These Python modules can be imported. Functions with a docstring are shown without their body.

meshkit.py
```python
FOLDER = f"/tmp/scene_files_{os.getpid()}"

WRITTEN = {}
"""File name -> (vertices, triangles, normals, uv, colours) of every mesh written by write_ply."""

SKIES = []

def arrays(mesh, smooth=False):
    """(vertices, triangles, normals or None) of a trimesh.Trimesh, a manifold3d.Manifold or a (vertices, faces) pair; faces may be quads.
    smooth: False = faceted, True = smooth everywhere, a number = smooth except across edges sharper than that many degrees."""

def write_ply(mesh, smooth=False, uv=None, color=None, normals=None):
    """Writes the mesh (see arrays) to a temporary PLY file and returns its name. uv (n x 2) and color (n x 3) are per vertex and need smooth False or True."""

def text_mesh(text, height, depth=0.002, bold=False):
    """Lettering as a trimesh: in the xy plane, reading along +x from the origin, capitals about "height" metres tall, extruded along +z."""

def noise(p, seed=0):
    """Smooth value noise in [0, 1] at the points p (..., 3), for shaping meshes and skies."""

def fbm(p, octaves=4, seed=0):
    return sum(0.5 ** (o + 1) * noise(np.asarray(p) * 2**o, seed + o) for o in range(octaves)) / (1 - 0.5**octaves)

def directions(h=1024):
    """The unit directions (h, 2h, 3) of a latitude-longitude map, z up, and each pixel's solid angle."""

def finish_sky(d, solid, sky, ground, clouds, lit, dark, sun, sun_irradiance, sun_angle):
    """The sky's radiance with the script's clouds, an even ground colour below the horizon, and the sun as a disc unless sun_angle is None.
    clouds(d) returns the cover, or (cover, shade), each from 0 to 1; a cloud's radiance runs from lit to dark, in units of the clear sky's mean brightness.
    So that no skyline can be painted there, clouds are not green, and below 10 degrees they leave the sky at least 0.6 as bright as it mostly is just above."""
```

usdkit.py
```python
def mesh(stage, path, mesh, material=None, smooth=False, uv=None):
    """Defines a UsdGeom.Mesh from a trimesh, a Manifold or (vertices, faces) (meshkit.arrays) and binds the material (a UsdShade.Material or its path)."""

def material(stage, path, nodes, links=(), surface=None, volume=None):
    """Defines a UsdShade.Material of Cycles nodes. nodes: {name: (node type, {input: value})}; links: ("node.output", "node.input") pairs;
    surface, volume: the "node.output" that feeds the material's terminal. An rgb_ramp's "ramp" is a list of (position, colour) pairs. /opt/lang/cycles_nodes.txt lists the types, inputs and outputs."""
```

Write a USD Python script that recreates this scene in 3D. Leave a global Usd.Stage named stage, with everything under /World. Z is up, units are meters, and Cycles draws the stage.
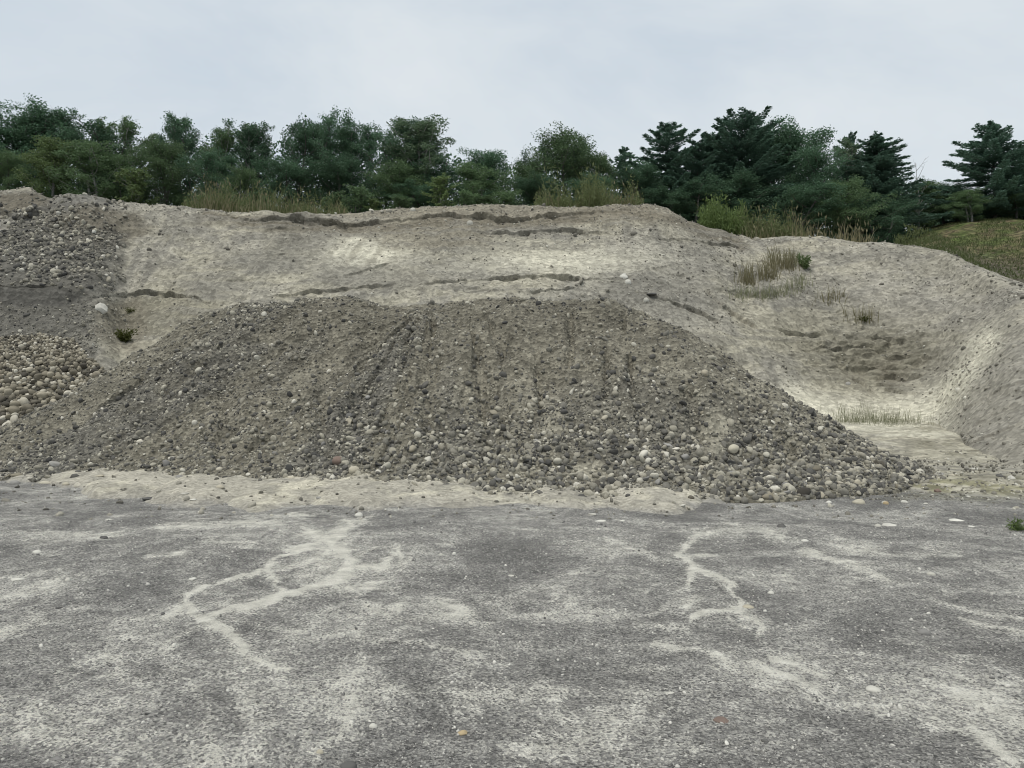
import math, random
import numpy as np, trimesh, usdkit
from meshkit import noise, fbm
from pxr import Usd, UsdGeom, UsdLux, UsdShade, Gf, Sdf, Vt
from scipy.interpolate import PchipInterpolator
from scipy.ndimage import map_coordinates, gaussian_filter

stage = Usd.Stage.CreateInMemory()
UsdGeom.SetStageUpAxis(stage, UsdGeom.Tokens.z)
UsdGeom.SetStageMetersPerUnit(stage, 1.0)
world = UsdGeom.Xform.Define(stage, '/World')
stage.SetDefaultPrim(world.GetPrim())
UsdGeom.Scope.Define(stage, '/World/Looks')

# ------------------------------------------------------------------ camera
F, CX, CY, EYE = 770.0, 512.0, 384.0, 1.65
cam = UsdGeom.Camera.Define(stage, '/World/camera')
cam.CreateHorizontalApertureAttr(36.0)
cam.CreateVerticalApertureAttr(27.0)
cam.CreateFocalLengthAttr(36.0 * F / 1024.0)
cam.CreateClippingRangeAttr(Gf.Vec2f(0.1, 2000))
cam.AddTranslateOp().Set(Gf.Vec3d(0, 0, EYE))
cam.AddRotateXOp().Set(90.0)
cam.CreateExposureAttr(0.70)

# ------------------------------------------------------------------ sky and the veiled sun
SUN_EL, SUN_AZ = math.radians(70), math.radians(-140)        # azimuth = atan2(x, y): high, behind the left shoulder
M = {}
M['sky'] = usdkit.material(stage, '/World/Looks/sky', {
    'tc': ('texture_coordinate', {}),
    'sky': ('sky_texture', {'sky_type': 'single_scattering', 'sun_disc': False, 'sun_elevation': SUN_EL, 'sun_rotation': SUN_AZ}),
    'mp': ('mapping', {'scale': (1.0, 1.0, 2.6)}),
    'n': ('noise_texture', {'scale': 1.5, 'detail': 6.0, 'roughness': 0.55, 'distortion': 0.5}),
    'ramp': ('rgb_ramp', {'ramp': [(0.30, (5.3, 6.05, 6.85)), (0.48, (5.9, 6.6, 7.25)), (0.62, (6.8, 7.35, 7.75)), (0.75, (7.4, 7.8, 8.1))]}),
    'mix': ('mix', {'mix_type': 'mix', 'fac': 0.95}),
    'bg': ('background_shader', {'strength': 0.065})},
    [('tc.generated', 'mp.vector'), ('mp.vector', 'n.vector'), ('n.fac', 'ramp.fac'), ('sky.color', 'mix.color1'),
     ('ramp.color', 'mix.color2'), ('mix.color', 'bg.color')], surface='bg.background')
dome = UsdLux.DomeLight.Define(stage, '/World/sky')
UsdShade.MaterialBindingAPI.Apply(dome.GetPrim()).Bind(M['sky'])
sun = UsdLux.DistantLight.Define(stage, '/World/sun')
sun.CreateIntensityAttr(0.4)
sun.CreateAngleAttr(28.0)
sun.CreateNormalizeAttr(True)
sun.CreateColorAttr(Gf.Vec3f(1.0, 0.96, 0.89))
sun.AddRotateZOp().Set(-math.degrees(SUN_AZ))
sun.AddRotateXOp().Set(math.degrees(SUN_EL) - 90.0)

# ------------------------------------------------------------------ helpers
rng = np.random.default_rng(11)
random.seed(11)
count = {}


def numbered(path):
    n = count.get(path, 0)
    count[path] = n + 1
    return path if n == 0 else f'{path}_{n:03d}'


def tag(p, label=None, cat=None, group=None, kind=None):
    for k, v in (('label', label), ('category', cat), ('group', group), ('kind', kind)):
        if v:
            p.SetCustomDataByKey(k, v)
    return p


def obj(name, mesh, mat, parent=None, smooth=False, attrs=None):
    base = parent.GetPath().pathString if parent else '/World'
    m = usdkit.mesh(stage, numbered(base + '/' + name), mesh, M[mat], smooth=smooth)
    for k, v in (attrs or {}).items():
        api = UsdGeom.PrimvarsAPI(m)
        if np.ndim(v) == 1:
            api.CreatePrimvar(k, Sdf.ValueTypeNames.FloatArray, 'vertex').Set(Vt.FloatArray.FromNumpy(np.asarray(v, np.float32)))
        else:
            api.CreatePrimvar(k, Sdf.ValueTypeNames.Color3fArray, 'vertex').Set(Vt.Vec3fArray.FromNumpy(np.asarray(v, np.float32)))
    return m.GetPrim()


def thing(name, loc=(0, 0, 0), rotz=0.0, scale=(1, 1, 1)):
    x = UsdGeom.Xform.Define(stage, numbered('/World/' + name))
    x.AddTranslateOp().Set(Gf.Vec3d(*map(float, loc)))
    x.AddRotateZOp().Set(float(rotz))
    x.AddScaleOp().Set(Gf.Vec3f(*map(float, scale)))
    return x.GetPrim()


def dup(root, loc, rotz, scale):
    r = thing(root.GetName(), loc, rotz, scale)
    r.GetReferences().AddInternalReference(root.GetPath())
    r.SetInstanceable(True)
    return r


def instancer(name, parent, protos, mat, pos, quat, scale, idx):
    base = parent.GetPath().pathString if parent else '/World'
    path = numbered(base + '/' + name)
    pi = UsdGeom.PointInstancer.Define(stage, path)
    paths = []
    for k, (v, f) in enumerate(protos):
        usdkit.mesh(stage, f'{path}/pebble_shape_{k:03d}', (v, f), M[mat], smooth=True)
        paths.append(Sdf.Path(f'{path}/pebble_shape_{k:03d}'))
    pi.CreatePrototypesRel().SetTargets(paths)
    pi.CreatePositionsAttr(Vt.Vec3fArray.FromNumpy(np.asarray(pos, np.float32)))
    pi.CreateScalesAttr(Vt.Vec3fArray.FromNumpy(np.asarray(scale, np.float32)))
    pi.CreateOrientationsAttr(Vt.QuathArray([Gf.Quath(float(q[3]), float(q[0]), float(q[1]), float(q[2])) for q in quat]))
    pi.CreateProtoIndicesAttr(Vt.IntArray.FromNumpy(np.asarray(idx, np.int32)))
    return pi.GetPrim()


def rand_quat(n, r=rng):
    q = r.normal(size=(n, 4))
    return q / np.linalg.norm(q, axis=1, keepdims=True)


def quat_mat(q):
    x, y, z, w = q.T
    return np.stack([1 - 2 * (y * y + z * z), 2 * (x * y - z * w), 2 * (x * z + y * w), 2 * (x * y + z * w), 1 - 2 * (x * x + z * z), 2 * (y * z - x * w),
                     2 * (x * z - y * w), 2 * (y * z + x * w), 1 - 2 * (x * x + y * y)], -1).reshape(-1, 3, 3)


def stone_shape(seed, sub=1, rough=0.3, angular=False):
    s = trimesh.creation.icosphere(subdivisions=sub, radius=1.0)
    v = np.array(s.vertices)
    r = np.random.default_rng(seed)
    if angular:                                                   # cut by a few planes: a broken, faceted stone
        for _ in range(9):
            n = r.normal(size=3)
            n /= np.linalg.norm(n)
            d = v @ n - r.uniform(0.55, 0.85)
            v = v - np.maximum(d, 0)[:, None] * n
    o = r.uniform(0, 50, 3)
    v = v * (1 + rough * (fbm(v * 1.1 + o, 2, seed) - 0.5)[:, None] * 2)
    return v, np.array(s.faces)


def to_px(p):
    p = np.asarray(p, float)
    return CX + F * p[..., 0] / p[..., 1], CY - F * (p[..., 2] - EYE) / p[..., 1]


def at(px, py, y):
    return np.array([(px - CX) / F * y, y, EYE + (CY - py) / F * y])


def grid_faces(n, m):
    i, j = np.meshgrid(np.arange(n - 1), np.arange(m - 1), indexing='ij')
    a = i * m + j
    q = np.stack([a, a + m, a + m + 1, a + 1], -1).reshape(-1, 4)
    return np.vstack([q[:, [0, 1, 2]], q[:, [0, 2, 3]]])


def sstep(x, a, b):
    t = np.clip((x - a) / (b - a), 0, 1)
    return t * t * (3 - 2 * t)


def seg_dist(px, py, pts):
    """Distance to a polyline, and how far below it (in y) the point lies."""
    best, side = np.full(px.shape, 1e9), np.zeros(px.shape)
    for (x0, y0), (x1, y1) in zip(pts[:-1], pts[1:]):
        dx, dy = x1 - x0, y1 - y0
        t = np.clip(((px - x0) * dx + (py - y0) * dy) / (dx * dx + dy * dy), 0, 1)
        ex, ey = px - (x0 + t * dx), py - (y0 + t * dy)
        d = np.hypot(ex, ey)
        m = d < best
        best, side = np.where(m, d, best), np.where(m, ey, side)
    return best, side


# ------------------------------------------------------------------ materials
def earth(name, scale=1.0, bump=0.5, fine=40.0, contrast=0.35):
    """Soil, sand, gravel: the 'tint' primvar gives the kind of earth, noise and cells give grain and relief."""
    k, b = contrast, bump
    M[name] = usdkit.material(stage, '/World/Looks/' + name, {
        'g': ('geometry', {}), 'a': ('attribute', {'attribute': 'tint'}),
        'n1': ('noise_texture', {'scale': 2.3 * scale, 'detail': 6.0, 'roughness': 0.65}),
        'n2': ('noise_texture', {'scale': fine * scale, 'detail': 4.0, 'roughness': 0.75}),
        'v': ('voronoi_texture', {'scale': fine * 0.55 * scale}),
        'vs': ('separate_color', {}),
        'r1': ('map_range', {'from_min': 0.3, 'from_max': 0.7, 'to_min': 1 - 0.6 * k, 'to_max': 1 + 0.6 * k, 'clamp': True}),
        'r2': ('map_range', {'from_min': 0.3, 'from_max': 0.7, 'to_min': 1 - 0.7 * k, 'to_max': 1 + 0.7 * k, 'clamp': True}),
        'r3': ('map_range', {'from_min': 0.0, 'from_max': 1.0, 'to_min': 1 - 1.0 * k, 'to_max': 1 + 1.0 * k}),
        'm1': ('math', {'math_type': 'multiply'}), 'm2': ('math', {'math_type': 'multiply'}),
        'c': ('vector_math', {'vector_math_type': 'scale'} if False else {'math_type': 'scale'}),
        'h1': ('math', {'math_type': 'multiply_add', 'value2': 0.6}),
        'h2': ('math', {'math_type': 'multiply_add', 'value2': 0.35}),
        'bp': ('bump', {'strength': b, 'distance': 0.05 / scale}),
        'p': ('principled_bsdf', {'roughness': 0.95, 'specular_ior_level': 0.15})},
        [('g.position', 'n1.vector'), ('g.position', 'n2.vector'), ('g.position', 'v.vector'), ('v.color', 'vs.color'),
         ('n1.fac', 'r1.value'), ('n2.fac', 'r2.value'), ('vs.r', 'r3.value'),
         ('r1.result', 'm1.value1'), ('r2.result', 'm1.value2'), ('m1.value', 'm2.value1'), ('r3.result', 'm2.value2'),
         ('a.color', 'c.vector1'), ('m2.value', 'c.scale'), ('c.vector', 'p.base_color'),
         ('n2.fac', 'h1.value1'), ('v.distance', 'h1.value3'), ('n1.fac', 'h2.value1'), ('h1.value', 'h2.value3'),
         ('h2.value', 'bp.height'), ('bp.normal', 'p.normal')], surface='p.BSDF')


earth('bank_earth', 1.0, 0.42, 15.0, 0.28)
earth('pile_earth', 1.0, 0.9, 26.0, 0.40)
earth('apron_sand', 1.0, 0.4, 40.0, 0.24)
earth('hill_turf', 1.0, 0.8, 9.0, 0.5)


def floor_material():
    """Crushed grey gravel with fine washed sand lying between the chippings where the 'sand' primvar is high."""
    M['floor_gravel'] = usdkit.material(stage, '/World/Looks/floor_gravel', {
        'g': ('geometry', {}), 'a': ('attribute', {'attribute': 'sand'}), 'am': ('attribute', {'attribute': 'moss'}),
        'v1': ('voronoi_texture', {'scale': 82.0}), 'v2': ('voronoi_texture', {'scale': 175.0}),
        's1': ('separate_color', {}), 's2': ('separate_color', {}),
        'nb': ('noise_texture', {'scale': 0.75, 'detail': 9.0, 'roughness': 0.64, 'distortion': 1.3}),
        'nf': ('noise_texture', {'scale': 7.0, 'detail': 7.0, 'roughness': 0.72}),
        'ng': ('noise_texture', {'scale': 230.0, 'detail': 2.0, 'roughness': 0.6}),
        'gr1': ('rgb_ramp', {'ramp': [(0.0, (0.045, 0.044, 0.043)), (0.3, (0.17, 0.165, 0.157)), (0.7, (0.31, 0.301, 0.282)), (0.92, (0.46, 0.445, 0.40)), (1.0, (0.68, 0.66, 0.60))]}),
        'gr2': ('rgb_ramp', {'ramp': [(0.0, (0.07, 0.068, 0.066)), (0.5, (0.205, 0.199, 0.187)), (0.9, (0.36, 0.348, 0.32)), (1.0, (0.55, 0.53, 0.48))]}),
        'mg': ('mix', {'fac': 0.42}),
        'nbr': ('map_range', {'from_min': 0.3, 'from_max': 0.7, 'to_min': 0.80, 'to_max': 1.18}), 'gs': ('vector_math', {'math_type': 'scale'}),
        'nbl': ('map_range', {'from_min': 0.35, 'from_max': 0.62, 'to_min': 0.74, 'to_max': 1.16}), 'nbm': ('math', {'math_type': 'multiply'}),
        'sandr': ('rgb_ramp', {'ramp': [(0.3, (0.43, 0.415, 0.365)), (0.5, (0.65, 0.625, 0.545)), (0.7, (0.82, 0.795, 0.71))]}),
        'sl': ('math', {'math_type': 'multiply_add', 'value2': 1.0}),
        'slm': ('map_range', {'from_min': 0.5, 'from_max': 1.5, 'to_min': 0.0, 'to_max': 1.0}),
        'k1': ('math', {'math_type': 'multiply_add', 'value2': 3.0}), 'k2': ('math', {'math_type': 'multiply_add', 'value2': 1.3}),
        'k3': ('math', {'math_type': 'multiply_add', 'value2': -1.05}), 'k4': ('math', {'math_type': 'multiply_add', 'value2': 0.5}),
        'kr': ('map_range', {'range_type': 'smoothstep', 'from_min': 1.93, 'from_max': 2.88, 'to_min': 0.0, 'to_max': 0.94}),
        'mix': ('mix', {}), 'mossf': ('math', {'math_type': 'multiply', 'use_clamp': True}),
        'mossn': ('map_range', {'from_min': 0.38, 'from_max': 0.6, 'to_min': 0.0, 'to_max': 1.0, 'clamp': True}),
        'mixm': ('mix', {'color2': (0.15, 0.145, 0.07)}),
        'hb': ('math', {'math_type': 'multiply_add', 'value2': 0.7}), 'hn': ('math', {'math_type': 'multiply_add', 'value2': 0.4}),
        'hs': ('math', {'math_type': 'multiply_add', 'value2': 1.2}),
        'bp': ('bump', {'strength': 0.85, 'distance': 0.012}),
        'p': ('principled_bsdf', {'roughness': 0.95, 'specular_ior_level': 0.12})},
        [('g.position', f'{n}.vector') for n in ('v1', 'v2', 'nb', 'nf', 'ng')] +
        [('v1.color', 's1.color'), ('v2.color', 's2.color'), ('s1.r', 'gr1.fac'), ('s2.r', 'gr2.fac'), ('gr1.color', 'mg.color1'), ('gr2.color', 'mg.color2'),
         ('nf.fac', 'nbr.value'), ('mg.color', 'gs.vector1'), ('nb.fac', 'nbl.value'), ('nbr.result', 'nbm.value1'), ('nbl.result', 'nbm.value2'), ('nbm.value', 'gs.scale'),
         ('nb.fac', 'k1.value1'), ('a.fac', 'k1.value3'), ('nf.fac', 'k2.value1'), ('k1.value', 'k2.value3'), ('s1.g', 'k3.value1'), ('k2.value', 'k3.value3'),
         ('ng.fac', 'k4.value1'), ('k3.value', 'k4.value3'), ('k4.value', 'kr.value'), ('kr.result', 'mix.fac'), ('gs.vector', 'mix.color1'),
         ('ng.fac', 'sl.value1'), ('nf.fac', 'sl.value3'), ('sl.value', 'slm.value'), ('slm.result', 'sandr.fac'), ('sandr.color', 'mix.color2'),
         ('nf.fac', 'mossn.value'), ('mossn.result', 'mossf.value1'), ('am.fac', 'mossf.value2'), ('mossf.value', 'mixm.fac'), ('mix.color', 'mixm.color1'), ('mixm.color', 'p.base_color'),
         ('v1.distance', 'hb.value1'), ('v2.distance', 'hb.value3'), ('ng.fac', 'hn.value1'), ('hb.value', 'hn.value3'), ('nf.fac', 'hs.value1'), ('hn.value', 'hs.value3'),
         ('hs.value', 'bp.height'), ('bp.normal', 'p.normal')],
        surface='p.BSDF')


floor_material()


def stone_mat(name, ramp, bump=0.25, scale=9.0):
    M[name] = usdkit.material(stage, '/World/Looks/' + name, {
        'o': ('object_info', {}), 'tc': ('texture_coordinate', {}), 'r': ('rgb_ramp', {'ramp': ramp}),
        'n': ('noise_texture', {'scale': scale * 0.25, 'detail': 5.0, 'roughness': 0.7}),
        'nr': ('map_range', {'from_min': 0.25, 'from_max': 0.75, 'to_min': 0.72, 'to_max': 1.28}),
        'c': ('vector_math', {'math_type': 'scale'}), 'bp': ('bump', {'strength': bump, 'distance': 0.02}),
        'p': ('principled_bsdf', {'roughness': 0.88, 'specular_ior_level': 0.2})},
        [('o.random', 'r.fac'), ('tc.object', 'n.vector'), ('n.fac', 'nr.value'), ('r.color', 'c.vector1'), ('nr.result', 'c.scale'), ('c.vector', 'p.base_color'),
         ('n.fac', 'bp.height'), ('bp.normal', 'p.normal')], surface='p.BSDF')


stone_mat('pile_stone', [(0.0, (0.055, 0.054, 0.051)), (0.25, (0.115, 0.110, 0.098)), (0.55, (0.19, 0.180, 0.150)), (0.78, (0.275, 0.256, 0.205)), (0.93, (0.38, 0.358, 0.29)), (1.0, (0.52, 0.495, 0.425))])
stone_mat('grey_stone', [(0.0, (0.12, 0.116, 0.108)), (0.5, (0.21, 0.203, 0.19)), (1.0, (0.33, 0.318, 0.29))])
stone_mat('cobble_stone', [(0.0, (0.055, 0.050, 0.042)), (0.25, (0.115, 0.104, 0.082)), (0.55, (0.215, 0.193, 0.146)), (0.85, (0.335, 0.304, 0.236)), (1.0, (0.54, 0.51, 0.43))])
stone_mat('bank_stone', [(0.0, (0.11, 0.103, 0.088)), (0.5, (0.21, 0.198, 0.165)), (0.85, (0.34, 0.32, 0.265)), (1.0, (0.56, 0.54, 0.47))])
stone_mat('pale_stone', [(0.0, (0.40, 0.385, 0.335)), (1.0, (0.55, 0.535, 0.48))])
stone_mat('tan_stone', [(0.0, (0.36, 0.325, 0.25)), (1.0, (0.42, 0.39, 0.31))])
stone_mat('orange_stone', [(0.0, (0.38, 0.30, 0.18)), (1.0, (0.42, 0.33, 0.2))])
stone_mat('red_stone', [(0.0, (0.155, 0.118, 0.098)), (1.0, (0.20, 0.145, 0.118))])
stone_mat('dark_stone', [(0.0, (0.09, 0.087, 0.082)), (1.0, (0.12, 0.116, 0.108))])
stone_mat('floor_grit', [(0.0, (0.12, 0.116, 0.11)), (0.4, (0.26, 0.252, 0.235)), (0.8, (0.40, 0.385, 0.35)), (1.0, (0.64, 0.62, 0.56))])


def leaf_mat(name, dark, light, trans=0.3):
    M[name] = usdkit.material(stage, '/World/Looks/' + name, {
        'g': ('geometry', {}), 'o': ('object_info', {}), 'r': ('rgb_ramp', {'ramp': [(0.0, dark), (1.0, light)]}),
        'ov': ('map_range', {'to_min': 0.78, 'to_max': 1.22}), 'c': ('vector_math', {'math_type': 'scale'}),
        'p': ('principled_bsdf', {'roughness': 0.6, 'specular_ior_level': 0.25}), 't': ('translucent_bsdf', {}),
        'm': ('mix_closure', {'fac': trans})},
        [('g.random_per_island', 'r.fac'), ('o.random', 'ov.value'), ('r.color', 'c.vector1'), ('ov.result', 'c.scale'), ('c.vector', 'p.base_color'), ('c.vector', 't.color'),
         ('p.BSDF', 'm.closure1'), ('t.BSDF', 'm.closure2')], surface='m.closure')


leaf_mat('leaf_dark', (0.086, 0.154, 0.089), (0.197, 0.285, 0.151))
leaf_mat('leaf_mid', (0.120, 0.186, 0.088), (0.245, 0.326, 0.150))
leaf_mat('leaf_olive', (0.137, 0.191, 0.076), (0.259, 0.317, 0.131))
leaf_mat('leaf_pale', (0.138, 0.200, 0.116), (0.292, 0.349, 0.202))
leaf_mat('needle', (0.097, 0.163, 0.117), (0.211, 0.295, 0.194), 0.28)
leaf_mat('grass_green', (0.14, 0.165, 0.07), (0.31, 0.335, 0.16))
leaf_mat('grass_dry', (0.22, 0.20, 0.115), (0.46, 0.42, 0.26))
leaf_mat('grass_grey', (0.20, 0.205, 0.125), (0.36, 0.35, 0.235))
leaf_mat('weed_green', (0.11, 0.155, 0.05), (0.23, 0.28, 0.10))
leaf_mat('weed_olive', (0.08, 0.09, 0.02), (0.19, 0.18, 0.05))
leaf_mat('turf_blade', (0.094, 0.115, 0.043), (0.200, 0.219, 0.088))
M['bark'] = usdkit.material(stage, '/World/Looks/bark', {
    'g': ('geometry', {}), 'n': ('noise_texture', {'scale': 14.0, 'detail': 4.0}), 'r': ('rgb_ramp', {'ramp': [(0.3, (0.05, 0.045, 0.04)), (0.7, (0.15, 0.14, 0.125))]}),
    'p': ('principled_bsdf', {'roughness': 0.9})}, [('g.position', 'n.vector'), ('n.fac', 'r.fac'), ('r.color', 'p.base_color')], surface='p.BSDF')
M['bark_pale'] = usdkit.material(stage, '/World/Looks/bark_pale', {
    'g': ('geometry', {}), 'n': ('noise_texture', {'scale': 10.0, 'detail': 4.0}), 'r': ('rgb_ramp', {'ramp': [(0.3, (0.16, 0.155, 0.14)), (0.7, (0.34, 0.33, 0.30))]}),
    'p': ('principled_bsdf', {'roughness': 0.9})}, [('g.position', 'n.vector'), ('n.fac', 'r.fac'), ('r.color', 'p.base_color')], surface='p.BSDF')

# earth kinds (real albedo)
SAND = np.array([0.355, 0.332, 0.262])
SAND_CLEAN = np.array([0.45, 0.428, 0.345])
GREYSAND = np.array([0.265, 0.251, 0.215])
GRAVEL = np.array([0.165, 0.157, 0.135])
SOIL = np.array([0.105, 0.094, 0.072])
CLAY = np.array([0.150, 0.144, 0.128])
DAMP = np.array([0.185, 0.172, 0.130])
PILE = np.array([0.190, 0.176, 0.138])

# ================================================================== LARGE STRUCTURE
# ------------------------------------------------------------------ quarry bank: a terrain given by sections seen from the pit floor
cols = {   # bearing: foot, a, b, c, d, rim   as (row, depth)
    -160: [(436, 22.0), (345, 24.7), (308, 26.1), (290, 26.5), (228, 30.6), (186, 34.8)],
    0:    [(433, 22.3), (340, 25.1), (306, 26.5), (287, 26.8), (222, 31.0), (191, 34.6)],
    25:   [(432, 22.3), (339, 25.2), (305, 26.6), (287, 26.9), (222, 31.0), (188, 34.6)],
    50:   [(430, 22.4), (338, 25.3), (303, 26.7), (287, 27.0), (226, 31.0), (199, 32.9)],
    60:   [(430, 22.4), (338, 25.3), (303, 26.7), (287, 27.0), (228, 31.0), (197, 32.5)],
    85:   [(428, 22.5), (350, 24.9), (304, 26.8), (287, 27.2), (231, 31.0), (195, 32.6)],
    100:  [(425, 22.5), (372, 24.2), (308, 27.0), (290, 27.6), (236, 31.0), (197, 33.0)],
    130:  [(420, 22.5), (375, 24.9), (320, 28.0), (296, 28.9), (240, 31.5), (202, 33.6)],
    165:  [(420, 22.5), (370, 25.0), (318, 27.9), (296, 28.9), (240, 31.6), (207, 33.8)],
    200:  [(420, 22.5), (360, 25.0), (310, 27.6), (288, 28.9), (236, 32.0), (209, 34.0)],
    300:  [(420, 22.5), (355, 25.0), (305, 27.4), (272, 29.3), (234, 31.9), (217, 33.2)],
    370:  [(420, 22.5), (352, 25.0), (302, 27.4), (270, 29.5), (232, 32.0), (211, 33.6)],
    440:  [(420, 22.5), (350, 25.0), (300, 27.4), (268, 29.6), (230, 32.2), (207, 34.0)],
    560:  [(420, 22.5), (350, 25.0), (300, 27.4), (276, 28.7), (236, 32.0), (206, 34.2)],
    645:  [(420, 22.5), (355, 25.1), (308, 27.4), (280, 28.9), (238, 31.8), (206, 34.2)],
    700:  [(420, 22.5), (365, 25.2), (325, 27.0), (290, 29.0), (244, 32.3), (222, 34.6)],
    760:  [(421, 22.6), (378, 25.4), (338, 27.4), (292, 30.2), (250, 33.0), (237, 34.6)],
    830:  [(427, 22.8), (402, 25.0), (352, 27.8), (304, 30.3), (262, 32.6), (238, 34.0)],
    890:  [(434, 22.4), (408, 24.4), (356, 27.0), (310, 29.3), (272, 31.2), (246, 32.8)],
    935:  [(440, 21.2), (408, 23.4), (356, 26.0), (312, 28.2), (276, 30.2), (253, 31.4)],
    975:  [(462, 16.8), (420, 19.6), (370, 22.8), (332, 25.2), (296, 27.4), (270, 28.8)],
    1024: [(474, 14.6), (428, 16.8), (380, 19.2), (346, 21.4), (312, 23.6), (292, 24.8)],
    1100: [(482, 13.4), (436, 15.0), (390, 17.0), (356, 18.8), (326, 20.6), (312, 21.6)],
    1200: [(492, 12.2), (446, 13.6), (400, 15.2), (370, 16.6), (344, 18.0), (330, 18.8)]}
back_cols = {  # behind the rim: (row, depth) x 3
    -160: [(192, 38), (215, 46), (228, 60)], 0: [(196, 38), (222, 46), (232, 60)], 60: [(206, 36), (228, 46), (236, 60)], 200: [(216, 37), (236, 46), (240, 60)],
    300: [(221, 36.5), (236, 46), (240, 60)], 440: [(212, 38), (236, 46), (240, 60)], 645: [(214, 38), (236, 46), (240, 60)], 700: [(228, 38), (240, 46), (244, 60)],
    760: [(240, 38), (246, 46), (246, 60)], 830: [(244, 37), (248, 46), (246, 60)], 890: [(248, 35.5), (243, 44), (240, 60)], 935: [(250, 34), (229, 43), (236, 60)],
    975: [(265, 31.5), (221, 42), (232, 60)], 1024: [(283, 28), (220, 41), (230, 60)], 1100: [(300, 25), (222, 40), (230, 60)], 1200: [(318, 22), (226, 39), (232, 60)]}
cpx = np.array(sorted(cols))
tab = np.array([cols[c] for c in cpx], float)
bpx = np.array(sorted(back_cols))
btab = np.array([back_cols[c] for c in bpx], float)


def section(px):
    """Knots (n, 9, 2) of (row, depth) for each bearing."""
    a = np.stack([np.stack([PchipInterpolator(cpx, tab[:, l, k])(px) for k in (0, 1)], -1) for l in range(6)], 1)
    b = np.stack([np.stack([PchipInterpolator(bpx, btab[:, l, k])(px) for k in (0, 1)], -1) for l in range(3)], 1)
    return np.concatenate([a, b], 1)


NB, MB = 820, 430
bank_px = np.linspace(-150, 1190, NB)
knots = section(bank_px)
jit = (fbm(np.stack([bank_px / 45, 0 * bank_px, 0 * bank_px], -1), 4, 3) - 0.5)
BP = np.zeros((NB, MB, 3))
RIMT = 0.93
for i, px in enumerate(bank_px):
    kn = knots[i]
    z = EYE + (CY - kn[:, 0]) / F * kn[:, 1]
    z[5] += 0.35 * jit[i]
    yy = np.concatenate([[kn[0, 1] - 2.0], kn[:7, 1]])
    zz = np.concatenate([[z[0] - 0.9], z[:7]])
    tt = np.linspace(0, 1, MB)
    tk = np.array([0.0, 0.06, 0.25, 0.42, 0.58, 0.80, RIMT, 1.0])
    BP[i, :, 1] = PchipInterpolator(tk, yy)(tt)
    BP[i, :, 2] = PchipInterpolator(tk, zz)(tt)
    BP[i, :, 0] = (px - CX) / F * BP[i, :, 1]
T = np.broadcast_to(np.linspace(0, 1, MB), (NB, MB))
face = sstep(T, 0.03, 0.12) * (1 - sstep(T, 0.93, 1.0))
PX, PY = to_px(BP)
out = np.array([0.0, -0.62, 0.78])
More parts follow.
